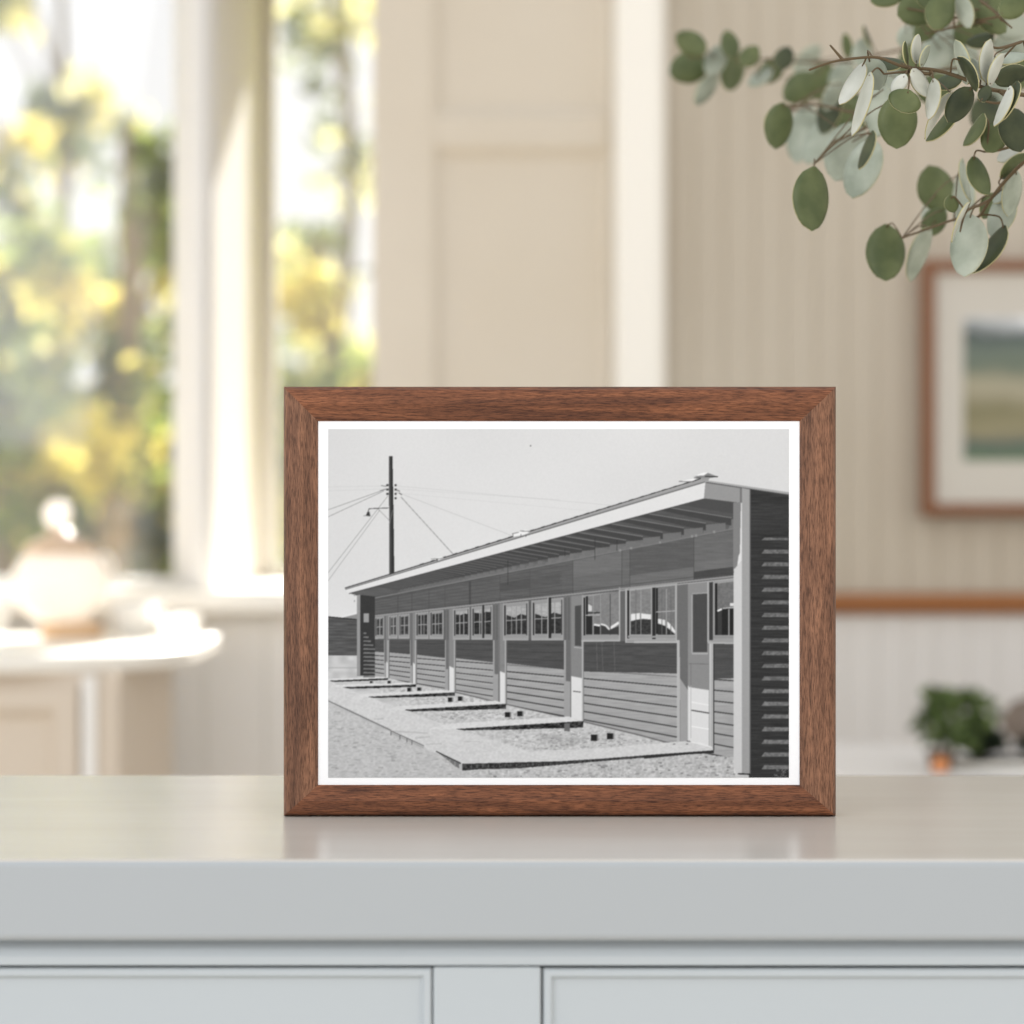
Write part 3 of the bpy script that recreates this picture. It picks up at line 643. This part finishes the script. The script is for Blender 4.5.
    poly([(431, 559.5), (436, 557.5), (441, 556.5), (444, 558), (438, 560.5)], .9); line(431, 559, 443, 558.4, .7, .4, .7); rect(436, 559, 438, 561, .4)
    rect(530, 445.5, 531.2, 446.8, .4)
    img[:] += n_dot*.015+n_fine*.008
    q = np.pad(img, 2, mode='edge'); q = (q[2:-2, :-4]+2*q[2:-2, 1:-3]+3*q[2:-2, 2:-2]+2*q[2:-2, 3:-1]+q[2:-2, 4:])/9
    q = np.pad(q, ((2, 2), (0, 0)), mode='edge'); img = (q[:-4]+2*q[1:-3]+3*q[2:-2]+2*q[3:-1]+q[4:])/9
    # average pairs of samples
    a = np.clip(img, .04, .97)
    a = a[:H//2*2, :W//2*2]; a = (a[0::2, 0::2]+a[1::2, 0::2]+a[0::2, 1::2]+a[1::2, 1::2])/4
    return a
def photo_print():
    a = draw_print(); H, W = a.shape
    l, r, t, b = XP(328), XP(789.3), ZP(429), ZP(778)
    xs = np.linspace(l, r, W); zs = np.linspace(t, b, H)
    co = np.empty((H, W, 3), np.float32); co[..., 0] = xs[None, :]-(fl+fr_)/2; co[..., 1] = FY+.0022-(FY+.01); co[..., 2] = zs[:, None]-T0
    me = bpy.data.meshes.new('printed_photograph')
    idx = np.arange(H*W).reshape(H, W)
    q = np.stack([idx[1:, :-1], idx[1:, 1:], idx[:-1, 1:], idx[:-1, :-1]], -1).reshape(-1, 4); n = len(q)
    me.vertices.add(H*W); me.vertices.foreach_set('co', co.ravel())
    me.loops.add(n*4); me.loops.foreach_set('vertex_index', q.ravel().astype(np.int32))
    me.polygons.add(n); me.polygons.foreach_set('loop_start', np.arange(0, n*4, 4, dtype=np.int32))
    me.update(calc_edges=True)
    at = me.color_attributes.new('ink', 'FLOAT_COLOR', 'POINT')
    v = s2l(a)*.93; cc = np.ones((H*W, 4), np.float32); cc[:, :3] = v.reshape(-1, 1)
    at.data.foreach_set('color', cc.ravel())
    m = mat('matt_photographic_paper', (1, 1, 1, 1), .8, .1); nt = m.node_tree
    an = nt.nodes.new('ShaderNodeAttribute'); an.attribute_name = 'ink'; nt.links.new(an.outputs['Color'], nt.nodes['Principled BSDF'].inputs['Base Color'])
    me.materials.append(m)
    o = bpy.data.objects.new('printed_photograph', me); C.objects.link(o); o.parent = pf
    o['label'] = 'black and white photograph of a long low boarded building with a pole'
photo_print()

# ---------------------------------------------------------------- picture on the far wall
x0, x1, z1, z0 = X(919), X(1196), Z(262), Z(516)
yp = WY-.05
hp = thing('hanging_picture', ((x0+x1)/2, WY, z0), 'wood-framed landscape painting with a wide pale mat, hanging on the boarded wall', 'picture')
pic_wood = mat('brown_picture_frame_wood', lin(128, 82, 50), .4); w = .0205
bm = bmesh.new()
A = []
for i, (u, yy) in enumerate([(0, WY-.001), (0, yp+.004), (.003, yp), (w-.003, yp), (w, yp+.006), (w, WY-.001)]):
    A.append([bm.verts.new(p) for p in ((x0+u, yy, z0+u), (x1-u, yy, z0+u), (x1-u, yy, z1-u), (x0+u, yy, z1-u))])
for a, b in zip(A, A[1:]+A[:1]):
    for k in range(4): bm.faces.new([a[k], a[(k+1) % 4], b[(k+1) % 4], b[k]])
bmesh.ops.recalc_face_normals(bm, faces=bm.faces)
child('picture_rim', bm, pic_wood, hp)
ax0, ax1, az1, az0 = X(960), X(1155), Z(319), Z(461)
child('picture_mat', bx(x0+w-.002, x1-w+.002, yp+.012, yp+.016, z0+w-.002, z1-w+.002), mat('cream_mat_card', lin(204, 197, 184), .8), hp)
m = mat('landscape_painting', (1, 1, 1, 1), .7, .2); nt = m.node_tree
tc = nt.nodes.new('ShaderNodeTexCoord'); sx = nt.nodes.new('ShaderNodeSeparateXYZ'); nz = nt.nodes.new('ShaderNodeTexNoise'); rp = nt.nodes.new('ShaderNodeValToRGB')
mp = nt.nodes.new('ShaderNodeMapping'); mp.inputs['Scale'].default_value = (9, 1, 26); nt.links.new(tc.outputs['Object'], mp.inputs[0]); nt.links.new(mp.outputs[0], nz.inputs['Vector']); nz.inputs['Scale'].default_value = 1; nz.inputs['Detail'].default_value = 4
ad = nt.nodes.new('ShaderNodeMath'); ad.operation = 'MULTIPLY_ADD'; ad.inputs[1].default_value = .28
su = nt.nodes.new('ShaderNodeMath'); su.operation = 'SUBTRACT'; su.inputs[1].default_value = .14
nt.links.new(tc.outputs['Generated'], sx.inputs[0]); nt.links.new(nz.outputs['Fac'], ad.inputs[0]); nt.links.new(sx.outputs['Z'], ad.inputs[2]); nt.links.new(ad.outputs[0], su.inputs[0]); nt.links.new(su.outputs[0], rp.inputs[0])
cr = rp.color_ramp
for p, c in [(0, (104, 122, 96)), (.13, (108, 122, 96)), (.2, (150, 142, 112)), (.38, (134, 128, 98)), (.47, (168, 160, 136)), (.56, (164, 158, 134)), (.66, (116, 124, 108)), (.8, (112, 122, 112)), (.9, (86, 94, 90)), (1, (100, 106, 100))]:
    e = cr.elements.new(p) if p not in (0, 1) else cr.elements[int(p)]
    e.color = lin(*c)
nt.links.new(rp.outputs[0], nt.nodes['Principled BSDF'].inputs['Base Color'])
child('painting', bx(ax0, ax1, yp+.0105, yp+.0118, az0, az1), m, hp)

# ---------------------------------------------------------------- sideboard, plants and vessel on the right
SY = 3.62; ST = .711
sb = thing('sideboard', (1.0, 4.1, 0), 'low white sideboard against the boarded wall, hidden behind the worktop, under the plants', 'sideboard')
child('sideboard_top', bx(.44, 1.9, SY, 4.3, ST-.03, ST), white_trim, sb, bevel=.004)
child('sideboard_body', bx(.47, 1.87, SY+.03, 4.28, .06, ST-.0305), white_trim, sb)
child('sideboard_base', bx(.5, 1.84, SY+.06, 4.25, 0, .0595), white_trim, sb)
def bush(name, c, rx, ry, rz, n, mats, root, size, seed):
    rnd = random.Random(seed); bm = bmesh.new()
    for i in range(n):
        d = Vector((rnd.gauss(0, 1), rnd.gauss(0, 1), rnd.gauss(0, 1))).normalized(); rr = rnd.uniform(.3, 1)**.5*(1+.16*math.sin(5*d.x+3*d.z+seed))
        p = c+Vector((d.x*rx*rr, d.y*ry*rr, d.z*rz*rr)); u = (d+Vector((rnd.gauss(0, .6), rnd.gauss(0, .6), rnd.gauss(0, .6)))).normalized()
        w_ = u.cross(Vector((rnd.gauss(0, 1), rnd.gauss(0, 1), rnd.gauss(0, 1)))).normalized(); s = size*rnd.uniform(.6, 1.3); nn = u.cross(w_)
        v = [bm.verts.new(q) for q in (p-u*s, p-u*s*.1+w_*s*.6+nn*s*.15, p+u*s, p-u*s*.1-w_*s*.6+nn*s*.15)]
        mi = rnd.randrange(len(mats)); f1 = bm.faces.new((v[0], v[1], v[2])); f2 = bm.faces.new((v[0], v[2], v[3])); f1.material_index = f2.material_index = mi
    for i in range(16):
        d = Vector((rnd.gauss(0, 1), rnd.gauss(0, 1), abs(rnd.gauss(0, 1)))).normalized()
        b0 = c-Vector((0, 0, rz*1.05)); tube(bm, [b0, b0.lerp(c+Vector((d.x*rx, d.y*ry, d.z*rz))*.9, .5)+Vector((0, 0, .005)), c+Vector((d.x*rx, d.y*ry, d.z*rz))*.9], .0015, .0007, 4)
    return child(name, bm, mats, root)
g1 = mat('mid_green_foliage', lin(116, 134, 74), .6, .3); g2 = mat('olive_foliage', lin(90, 108, 60), .6, .3); g3 = mat('dark_green_foliage', lin(36, 48, 30), .6, .3); g4 = mat('deep_green_foliage', lin(50, 62, 38), .6, .3)
terracotta = mat('brown_clay', lin(92, 66, 48), .55); soil = mat('dark_soil', lin(46, 34, 26), .95)
pc = P(941, 762, 3.86); pp = thing('potted_plant', (pc.x, pc.y, ST), 'round bushy green plant in a small brown pot on the right', 'potted plant')
bm = bmesh.new(); pr = [(.014, 0), (.016, .002), (.0185, .019), (.021, .02), (.021, .027), (.0185, .027), (.017, .022), (.001, .021)]
lathe(bm, pr, pc.x, pc.y, ST); child('pot', bm, terracotta, pp, smooth=False)
bc = P(953, 718, 3.86); bm = bmesh.new(); tube(bm, [Vector((pc.x, pc.y, ST+.018)), Vector((pc.x+.002, pc.y, ST+.035)), Vector((bc.x, bc.y, bc.z))], .004, .003, 7); child('stem', bm, bark, pp)
bush('foliage', bc, .058, .05, .044, 640, [g1, g2, g2, g4], pp, .0085, 2)
oc = P(940, 761, 3.8); tt = bmesh.new(); bmesh.ops.create_uvsphere(tt, u_segments=20, v_segments=12, radius=.0115)
rr_ = .0115; oo = obj('sphere', tt, mat('orange_sphere_skin', lin(216, 140, 84), .5), smooth=True); oo.location = (oc.x, 3.8, ST+rr_); tag(oo, 'small orange round fruit in front of the brown plant pot', 'sphere')  # plain round shape for an unidentified orange spot by the pot
qc = P(1000, 765, 3.95); pl = thing('planter', (qc.x, qc.y, ST), 'long white planter box with low dark green plants at the right edge', 'planter')
bm = bmesh.new(); l, r, f_, k_ = P(952, 0, 3.95).x, P(1100, 0, 3.95).x, 3.9, 4.0; zt2 = P(0, 760, 3.95).z
box(bm, l, r, f_, k_, ST, ST+.006); box(bm, l, r, f_, f_+.006, ST+.006, zt2); box(bm, l, r, k_-.006, k_, ST+.006, zt2); box(bm, l, l+.006, f_+.006, k_-.006, ST+.006, zt2); box(bm, r-.006, r, f_+.006, k_-.006, ST+.006, zt2)
child('planter_box', bm, bright_trim, pl); child('soil', bx(l+.006, r-.006, f_+.006, k_-.006, ST+.006, zt2-.006), soil, pl)
bush('foliage', P(982, 739, 3.95), .034, .035, .023, 420, [g3, g4, g3], pl, .009, 5)
bush('foliage', P(1045, 745, 3.95), .045, .035, .013, 320, [g3, g4, g3], pl, .009, 9)
vc = P(1050, 700, 4.2); vv = thing('round_shape', (vc.x, vc.y, ST), 'taupe rounded shape at the right edge, behind the dark planter', 'vase')  # plain rounded form for an unidentified grey-brown area
bm = bmesh.new(); h = P(0, 690, 4.2).z-ST
lathe(bm, [(.03, 0), (.05, .006), (.07, h*.3), (.074, h*.5), (.058, h*.78), (.022, h*.93), (.022, h*.97), (.027, h), (.02, h), (.016, h*.94), (.001, h*.9)], vc.x, vc.y, ST); child('vase_body', bm, mat('taupe_surface', lin(122, 108, 96), .6), vv, smooth=True)

# ---------------------------------------------------------------- cabinet under the left window, and what stands on it
LZ = .872; LY = 3.8; LB = WY-.135
lc = thing('window_cabinet', (-1.1, 4.1, 0), 'cream panelled cabinet with a rounded white top under the left window', 'cabinet')
cream = mat('cream_cabinet_paint', lin(216, 201, 182), .5)
def outline(xl, xr, yf_, yb_, rad, n=12):
    p = [(xl, yb_), (xl, yf_)]
    for i in range(n+1):
        a = -math.pi/2+math.pi/2*i/n; p.append((xr-rad+rad*math.cos(a), yf_+rad+rad*math.sin(a)))
    p.append((xr, yb_)); return p
xr = P(196, 0, 4.1).x
bm = bmesh.new(); prism(bm, outline(-2.1, xr, LY, LB, .26), LZ-.026, LZ, 'z'); child('cabinet_top', bm, bright_trim, lc, bevel=.005)
xb = P(118, 0, LY+.03).x
child('cabinet_body', bx(-2.05, xb, LY+.03, LB-.02, .08, LZ-.0265), cream, lc)
child('plinth', bx(-2.0, xb-.03, LY+.07, LB-.05, 0, .0795), cream, lc)
def lx(px): return (px-512)/F*(LY+.02)
def cupdoor(l, r):
    bm = bmesh.new(); y = LY+.014; t_, b_ = LZ-.045, .1; s = (.036, .05)
    V = [[bm.verts.new((xx, yy, zz)) for xx, zz in ((l+i, b_+i), (r-i, b_+i), (r-i, t_-i), (l+i, t_-i))] for i, yy in ((0, LY+.0295), (0, y+.002), (.002, y), (.03, y), (.042, y+.012), (.043, y+.012))]
    for A, B in zip(V, V[1:]):
        for k in range(4): bm.faces.new([A[k], A[(k+1) % 4], B[(k+1) % 4], B[k]])
    bm.faces.new(V[-1]); bmesh.ops.recalc_face_normals(bm, faces=bm.faces); child('door', bm, cream, lc)
cupdoor(lx(78)-.46, lx(78)); cupdoor(lx(78)-.93, lx(78)-.47)
bm = bmesh.new(); box(bm, lx(82), lx(96), LY+.018, LY+.0295, .1, LZ-.03); child('stile', bm, white_trim, lc, bevel=.002)

JY = 4.3
jp = P(72, 636, JY); jar = thing('lidded_jar', (jp.x, JY, LZ), 'white glazed pot with beige lid, ball knob and wooden base, on the left cabinet', 'jar')
def milky(name, c, mix=.55):
    """thin pale china or milk glass that lets light through"""
    m = bpy.data.materials.new(name); m.use_nodes = True; nt = m.node_tree; b = nt.nodes['Principled BSDF']; o = nt.nodes['Material Output']
    b.inputs['Base Color'].default_value = c; b.inputs['Roughness'].default_value = .12
    t = nt.nodes.new('ShaderNodeBsdfTranslucent'); t.inputs[0].default_value = c; a = nt.nodes.new('ShaderNodeMixShader'); a.inputs[0].default_value = mix
    nt.links.new(b.outputs[0], a.inputs[1]); nt.links.new(t.outputs[0], a.inputs[2]); nt.links.new(a.outputs[0], o.inputs[0]); return m
glaze = milky('milk_glass', lin(248, 244, 238)); tan = mat('tan_wood', lin(214, 178, 138), .5)
bm = bmesh.new(); lathe(bm, [(.044, 0), (.047, .003), (.047, .021), (.043, .0245), (.001, .0245)], jp.x, JY, LZ); child('wooden_base', bm, tan, jar)
bxx = P(60, 0, JY).x-jp.x
bm = bmesh.new(); lathe(bm, [(.03, .025), (.042, .03), (.06, .05), (.071, .08), (.072, .1), (.062, .122), (.05, .13), (.001, .13)], jp.x+bxx, JY, LZ); jb = child('jar_body', bm, glaze, jar, smooth=True)
bm = bmesh.new(); lathe(bm, [(.056, .1305), (.058, .135), (.046, .147), (.026, .156), (.016, .163), (.011, .169), (.001, .169)], jp.x+bxx, JY, LZ); ld = child('lid', bm, mat('beige_lid_glaze', lin(206, 178, 150), .35), jar, smooth=True)
def sub(name, bm, m, part, root):
    bmesh.ops.translate(bm, verts=bm.verts, vec=-root.matrix_basis.translation); return obj(name, bm, m, part, smooth=True)
bm = bmesh.new(); kz = .19; lathe(bm, [(.004, kz-.021), (.014, kz-.018), (.0195, kz-.006), (.021, kz+.004), (.017, kz+.015), (.008, kz+.021), (.001, kz+.022)], jp.x+bxx-.004, JY, LZ); sub('knob', bm, glaze, ld, jar)
hx = jp.x+bxx
bm = bmesh.new(); tube(bm, smooth_path([Vector((hx+.058, JY, LZ+.122)), Vector((hx+.073, JY-.005, LZ+.124)), Vector((hx+.08, JY-.01, LZ+.106)), Vector((hx+.07, JY-.005, LZ+.084))], 5), .007, .006, 8); sub('handle', bm, glaze, jb, jar)
porc = milky('thin_white_porcelain', lin(248, 246, 242))
def bowl(name, px, Y, r, h, label, cat, m=porc):
    c = P(px, 0, Y); t = bmesh.new()
    lathe(t, [(r*.45, 0), (r*.5, .003), (r*.8, h*.35), (r*.97, h*.8), (r, h), (r*.95, h), (r*.9, h*.75), (r*.7, h*.35), (r*.3, h*.16), (.001, h*.14)])
    o = obj(name, t, m, smooth=True); o.location = (c.x, Y, LZ); return tag(o, label, cat)
bowl('bowl', -24, 4.24, .052, .062, 'white bowl at the left edge of the photo, left of the lidded pot', 'bowl')
bowl('bowl', 136, 4.3, .043, .058, 'deep white bowl just right of the lidded pot', 'bowl')
bowl('dish', 178, 4.33, .036, .034, 'low white dish at the rounded corner of the left cabinet top', 'dish')
# ---------------------------------------------------------------- eucalyptus branches in a vase to the right
euc_green, *_ = noisy(mat('eucalyptus_leaf_upper', (1, 1, 1, 1), .5, .35), lin(78, 88, 52), lin(100, 108, 68), (60, 60, 60))
euc_silver, *_ = noisy(mat('eucalyptus_leaf_underside', (1, 1, 1, 1), .6, .3), lin(140, 147, 130), lin(176, 181, 164), (50, 50, 50))
euc_dark, *_ = noisy(mat('eucalyptus_leaf_dark', (1, 1, 1, 1), .5, .35), lin(52, 60, 40), lin(78, 84, 56), (60, 60, 60))  # darker green tone for the upper side of some leaves
euc_white, *_ = noisy(mat('eucalyptus_leaf_bloom', (1, 1, 1, 1), .6, .3), lin(178, 179, 165), lin(204, 204, 192), (50, 50, 50))
euc_edge = mat('eucalyptus_leaf_rim', lin(190, 182, 134), .5)
twig = mat('brown_twig', lin(92, 74, 46), .6)
vz = Vector((.53, 1.66, T0)); VH = .21
va = thing('vase', vz, 'white vase of eucalyptus branches standing on the worktop, outside the right edge of the photo', 'vase')
bm = bmesh.new(); lathe(bm, [(.04, .0003), (.05, .004), (.066, .06), (.068, .1), (.055, .15), (.034, .19), (.034, .2), (.039, VH), (.034, VH), (.029, .195), (.03, .186), (.05, .148), (.06, .1), (.055, .06), (.04, .012), (.001, .011)], vz.x, vz.y, vz.z)
child('vase_body', bm, mat('matt_white_ceramic', lin(232, 228, 220), .6), va, smooth=True)

def leaf(root, stem, cx, cy, L, w, ang, kind, Y, rnd):
    """one eucalyptus leaf: centre, length, seen width, direction of its tip, which side shows, distance"""
    if Y > 1.66: Y += (Y-1.66)*.5
    s = Y/F; L *= s; wa = w*s; W = max(wa, L*.62) if wa < L*.62 else wa
    tilt = math.acos(min(1, wa/W)); tilt *= rnd.choice((-1, 1))
    c = P(cx, cy, Y); a = math.radians(ang)
    lean = rnd.uniform(-.22, .22)
    d = Vector((math.cos(a), lean, math.sin(a))).normalized()
    side = d.cross(Vector((0, 1, 0))).normalized(); nrm = side.cross(d).normalized()       # nrm faces away or towards the viewer
    if nrm.y > 0: nrm = -nrm
    R = Matrix.Rotation(tilt, 3, d); side = R @ side; nrm = R @ nrm
    nu, nv = 12, 6; bm = bmesh.new(); th = .00035; T = []; Bt = []
    cup = rnd.uniform(.05, .14)*W; curl = rnd.uniform(-.08, .1)*L
    for i in range(nu+1):
        t = i/nu; hw = .5*W*(max(math.sin(math.pi*min(1, t**.93*.994+.006)), 0)**.55)
        rT = []; rB = []
        for j in range(nv+1):
            u = -1+2*j/nv
            p = c+d*(L*(t-.5))+side*(hw*u)+nrm*(-cup*(u*u)*(hw/(.5*W+1e-9))+curl*(t-.3)**2-(.0004 if j == nv//2 else 0))
            rT.append(bm.verts.new(p+nrm*th)); rB.append(bm.verts.new(p-nrm*th))
        T.append(rT); Bt.append(rB)
    def fc(vs, mi):
        f = bm.faces.new(vs); f.material_index = mi; f.smooth = True
    for i in range(nu):
        for j in range(nv):
            fc([T[i][j], T[i][j+1], T[i+1][j+1], T[i+1][j]], 0); fc([Bt[i][j], Bt[i+1][j], Bt[i+1][j+1], Bt[i][j+1]], 1)
        fc([T[i][0], T[i+1][0], Bt[i+1][0], Bt[i][0]], 2); fc([T[i][nv], Bt[i][nv], Bt[i+1][nv], T[i+1][nv]], 2)
    bmesh.ops.recalc_face_normals(bm, faces=bm.faces)
    # petiole from the leaf's base to the nearest point of the stem
    b0 = c-d*(L*.5); q = min(stem, key=lambda p: (p-b0).length)
    far = (q-b0).length
    mid = b0.lerp(q, .4)-d*min(far*.2, .004)
    tube(bm, smooth_path([b0+d*.002, mid, q], 4), .00045, .0006 if far < .03 else .0004, 5)
    n0 = (nu*nv*2+nu*2)
    bm.faces.ensure_lookup_table()
    for f in bm.faces[n0:]: f.material_index = 3
    mats = {'g': [euc_green, euc_silver], 's': [euc_silver, euc_green], 'd': [euc_dark, euc_silver], 'w': [euc_white, euc_green]}[kind]
    child('leaf', bm, mats+[euc_edge, twig], root)

rn = random.Random(12)
def branch(label, pts, twigs, leaves, r0=.0016, jit=.02):
    """pts run from the tip to where the branch enters the photo; it goes on to the vase"""
    far_ = lambda p: P(p[0], p[1], p[2]+max(0, p[2]-1.66)*.5)
    world = [far_(p) for p in pts]
    e = world[-1]; mouth = vz+Vector((rn.uniform(-.012, .012), rn.uniform(-.012, .012), VH-.01)); foot = vz+Vector((rn.uniform(-.01, .01), rn.uniform(-.01, .01), .03))
    arc = [e.lerp(mouth, .35)+Vector((.03, 0, .035)), e.lerp(mouth, .75)+Vector((.03, 0, .02))]
    path = smooth_path(world+arc+[mouth, foot], 9)
    root = thing('eucalyptus_branch', mouth, label, 'branch', 'eucalyptus branches in the vase')
    bm = bmesh.new(); tube(bm, path, .0006, r0, 8); allp = list(path)
    for t in twigs:
        tp = smooth_path([far_(p) for p in t], 6); q = min(path, key=lambda p: (p-tp[-1]).length)
        tp = tp+[q]; tube(bm, tp, .0005, .001, 6); allp += tp
    child('stem', bm, twig, root)
    for l in leaves:
        cx, cy, L, w, a, k = l[:6]; Y = l[6] if len(l) > 6 else None
        if Y is None:
            c = min(path, key=lambda p: (p.x-(cx-512)/F*p.y)**2+(p.z-(CZ-(cy-512)/F*p.y))**2); Y = (c.y if c.y < 1.66 else (c.y+.83)/1.5)+rn.uniform(-jit, jit)
        leaf(root, allp, cx, cy, L, w, a, k, Y, rn)

branch('blurred eucalyptus branch reaching farthest left, green round leaves at its tip',
    [(688, 58, 1.99), (730, 56, 1.98), (770, 60, 1.97), (840, 62, 1.95), (900, 50, 1.93), (980, 34, 1.9), (1060, 30, 1.86)], [],
    [(691, 43, 35, 25, 150, 'g'), (689, 67, 42, 33, 197, 'g'), (716, 60, 34, 22, 65, 's'), (730, 44, 30, 19, 105, 'g'), (733, 73, 40, 24, 250, 'g'), (750, 56, 26, 20, 50, 'g'),
     (707, 90, 38, 17, 235, 's'), (760, 77, 30, 16, 215, 's'), (772, 70, 34, 22, 45, 'g'), (784, 58, 26, 20, 60, 'd'), (808, 62, 42, 20, 55, 's', 2.1), (800, 88, 40, 30, 215, 'g'), (822, 82, 40, 28, 250, 'g', 2.05),
     (846, 46, 26, 9, 100, 'g'), (868, 36, 24, 7, 112, 'd'), (862, 52, 30, 20, 80, 's'), (935, 55, 40, 32, 250, 's', 1.8), (912, 34, 26, 20, 200, 'g'), (842, 78, 36, 26, 240, 's', 2.0)])
branch('drooping eucalyptus branch in the middle, silvery blurred leaves and one dark oval leaf lowest',
    [(814, 164, 1.68), (836, 140, 1.74), (862, 118, 1.76), (890, 92, 1.77), (930, 72, 1.77), (990, 66, 1.76), (1060, 62, 1.74)], [[(782, 112, 1.80), (810, 104, 1.79), (850, 112, 1.77)], [(852, 142, 1.72), (872, 130, 1.72), (900, 112, 1.72)]],
    [(779, 126, 47, 29, 262, 'g', 1.76), (772, 122, 30, 13, 255, 'g', 1.8), (803, 134, 60, 34, 258, 's', 1.92), (818, 142, 50, 28, 245, 's', 1.88), (828, 112, 46, 22, 255, 'd', 1.86), (813, 199, 66, 38, 267, 'g', 1.64),
     (846, 152, 62, 44, 250, 's', 1.74), (862, 168, 66, 34, 250, 's', 1.7), (866, 150, 42, 9, 250, 'd', 1.66), (838, 120, 40, 26, 230, 'g', 1.9), (880, 112, 52, 28, 262, 's', 1.68), (898, 122, 54, 40, 268, 'g', 1.61),
     (852, 118, 50, 30, 260, 'g', 1.9), (833, 96, 34, 18, 240, 's', 1.85), (870, 100, 48, 24, 250, 's', 1.8)])
branch('sharp eucalyptus branch in the middle with bare forked twig tip and whitish curled leaves',
    [(809, 70, 1.52), (832, 62, 1.52), (858, 58, 1.52), (880, 58, 1.52), (905, 67, 1.52), (935, 70, 1.52), (962, 78, 1.52), (985, 88, 1.52), (1030, 96, 1.53), (1070, 104, 1.54)],
    [[(830, 45, 1.52), (843, 60, 1.52)], [(884, 74, 1.52), (905, 72, 1.52), (930, 74, 1.52)], [(940, 106, 1.53), (955, 92, 1.53), (972, 88, 1.53)], [(984, 42, 1.53), (998, 48, 1.53), (1024, 41, 1.54)], [(978, 99, 1.51), (995, 103, 1.51), (1012, 101, 1.51)]],
    [(852, 84, 48, 15, 240, 'w', 1.53), (861, 104, 66, 9, 254, 'w', 1.51), (874, 74, 34, 28, 290, 's', 1.54), (917, 49, 30, 12, 88, 'w', 1.52), (906, 53, 24, 7, 97, 'g', 1.52), (925, 56, 24, 8, 68, 's', 1.515),
     (899, 84, 24, 14, 235, 'w', 1.51), (921, 83, 34, 18, 305, 'w', 1.515), (931, 99, 42, 11, 262, 'w', 1.51), (905, 101, 25, 34, 250, 'g', 1.505), (960, 105, 42, 25, 236, 'd', 1.52), (938, 116, 54, 10, 238, 'w', 1.53),
     (942, 122, 50, 12, 232, 'g', 1.55), (989, 61, 44, 17, 85, 'w', 1.52), (997, 70, 38, 12, 62, 'w', 1.515), (977, 69, 24, 13, 118, 's', 1.53), (961, 62, 46, 9, 105, 's', 1.52), (968, 74, 40, 7, 300, 'd', 1.51),
     (1008, 101, 46, 10, 245, 'd', 1.50), (1002, 106, 44, 7, 247, 'w', 1.498), (1012, 76, 38, 20, 15, 'd', 1.56), (1010, 57, 36, 14, 5, 's', 1.58), (948, 82, 30, 16, 200, 'd', 1.56), (886, 62, 36, 16, 175, 'd', 1.57), (985, 94, 18, 14, 60, 'd', 1.51)])
branch('eucalyptus branch hanging lowest on the right, broad silvery leaves in front of the wall picture',
    [(902, 238, 1.68), (930, 228, 1.67), (960, 218, 1.65), (978, 217, 1.63), (990, 200, 1.62), (1008, 178, 1.61), (1030, 158, 1.6), (1080, 130, 1.6)], [[(960, 232, 1.6), (966, 212, 1.6), (980, 205, 1.61)], [(985, 152, 1.6), (1000, 150, 1.6), (1030, 140, 1.6)]],
    [(886, 253, 59, 40, 268, 'g', 1.70), (921, 255, 58, 22, 252, 's', 1.72), (934, 222, 34, 24, 235, 'g', 1.74), (936, 188, 48, 38, 110, 'g', 1.76), (934, 210, 44, 24, 250, 's', 1.78), (952, 204, 18, 15, 285, 'g', 1.6),
     (968, 246, 66, 34, 264, 's', 1.61), (986, 250, 62, 16, 232, 'd', 1.63), (1000, 214, 50, 24, 250, 's', 1.64), (1013, 194, 46, 22, 262, 's', 1.62), (980, 176, 42, 23, 290, 'g', 1.61), (988, 206, 30, 16, 245, 'g', 1.66),
     (960, 222, 44, 5, 245, 'w', 1.59), (966, 180, 44, 12, 280, 's', 1.66), (1014, 166, 38, 14, 40, 'g', 1.62), (974, 130, 38, 11, 240, 'g', 1.6), (994, 138, 34, 27, 240, 'g', 1.6), (1015, 130, 46, 32, 285, 'd', 1.58),
     (1008, 154, 26, 14, 215, 'w', 1.62), (1003, 190, 34, 12, 240, 's', 1.64), (960, 200, 60, 18, 268, 's', 1.74)], jit=.015)
branch('topmost eucalyptus branch cut by the upper edge, overlapping green leaves',
    [(905, 8, 1.72), (940, 14, 1.71), (975, 20, 1.70), (1010, 14, 1.68), (1070, 0, 1.66)], [[(925, 34, 1.70), (960, 26, 1.7), (985, 22, 1.7)], [(1012, 28, 1.66), (990, 8, 1.67), (980, 0, 1.68)]],
    [(917, 8, 42, 36, 200, 'g'), (940, 12, 40, 30, 250, 'g'), (887, -3, 36, 20, 200, 'g'), (976, 12, 40, 30, 220, 'g'), (992, 20, 38, 24, 320, 'g'), (964, 12, 36, 14, 290, 's'), (925, 30, 28, 22, 230, 'g', 1.78), (1010, 24, 42, 32, 340, 's', 1.78),
     (948, 46, 46, 36, 240, 's', 1.82), (1014, 6, 34, 24, 30, 'g', 1.66), (958, -6, 36, 24, 120, 'g'), (1012, 46, 40, 24, 350, 's', 1.8), (930, -8, 36, 30, 100, 'g'), (906, 36, 24, 18, 240, 's', 1.82), (980, 40, 30, 16, 200, 'd', 1.72), (960, 60, 44, 34, 230, 's', 1.9), (1000, 86, 46, 34, 300, 's', 1.88), (912, 62, 40, 28, 250, 'g', 1.9), (935, 88, 42, 30, 210, 'g', 1.85), (985, 112, 40, 30, 240, 'd', 1.86), (1020, 70, 44, 36, 250, 'g', 1.9), (890, 88, 44, 26, 240, 's', 1.95), (972, 30, 40, 32, 200, 'g', 1.8), (1000, 0, 44, 36, 260, 'g', 1.76)])
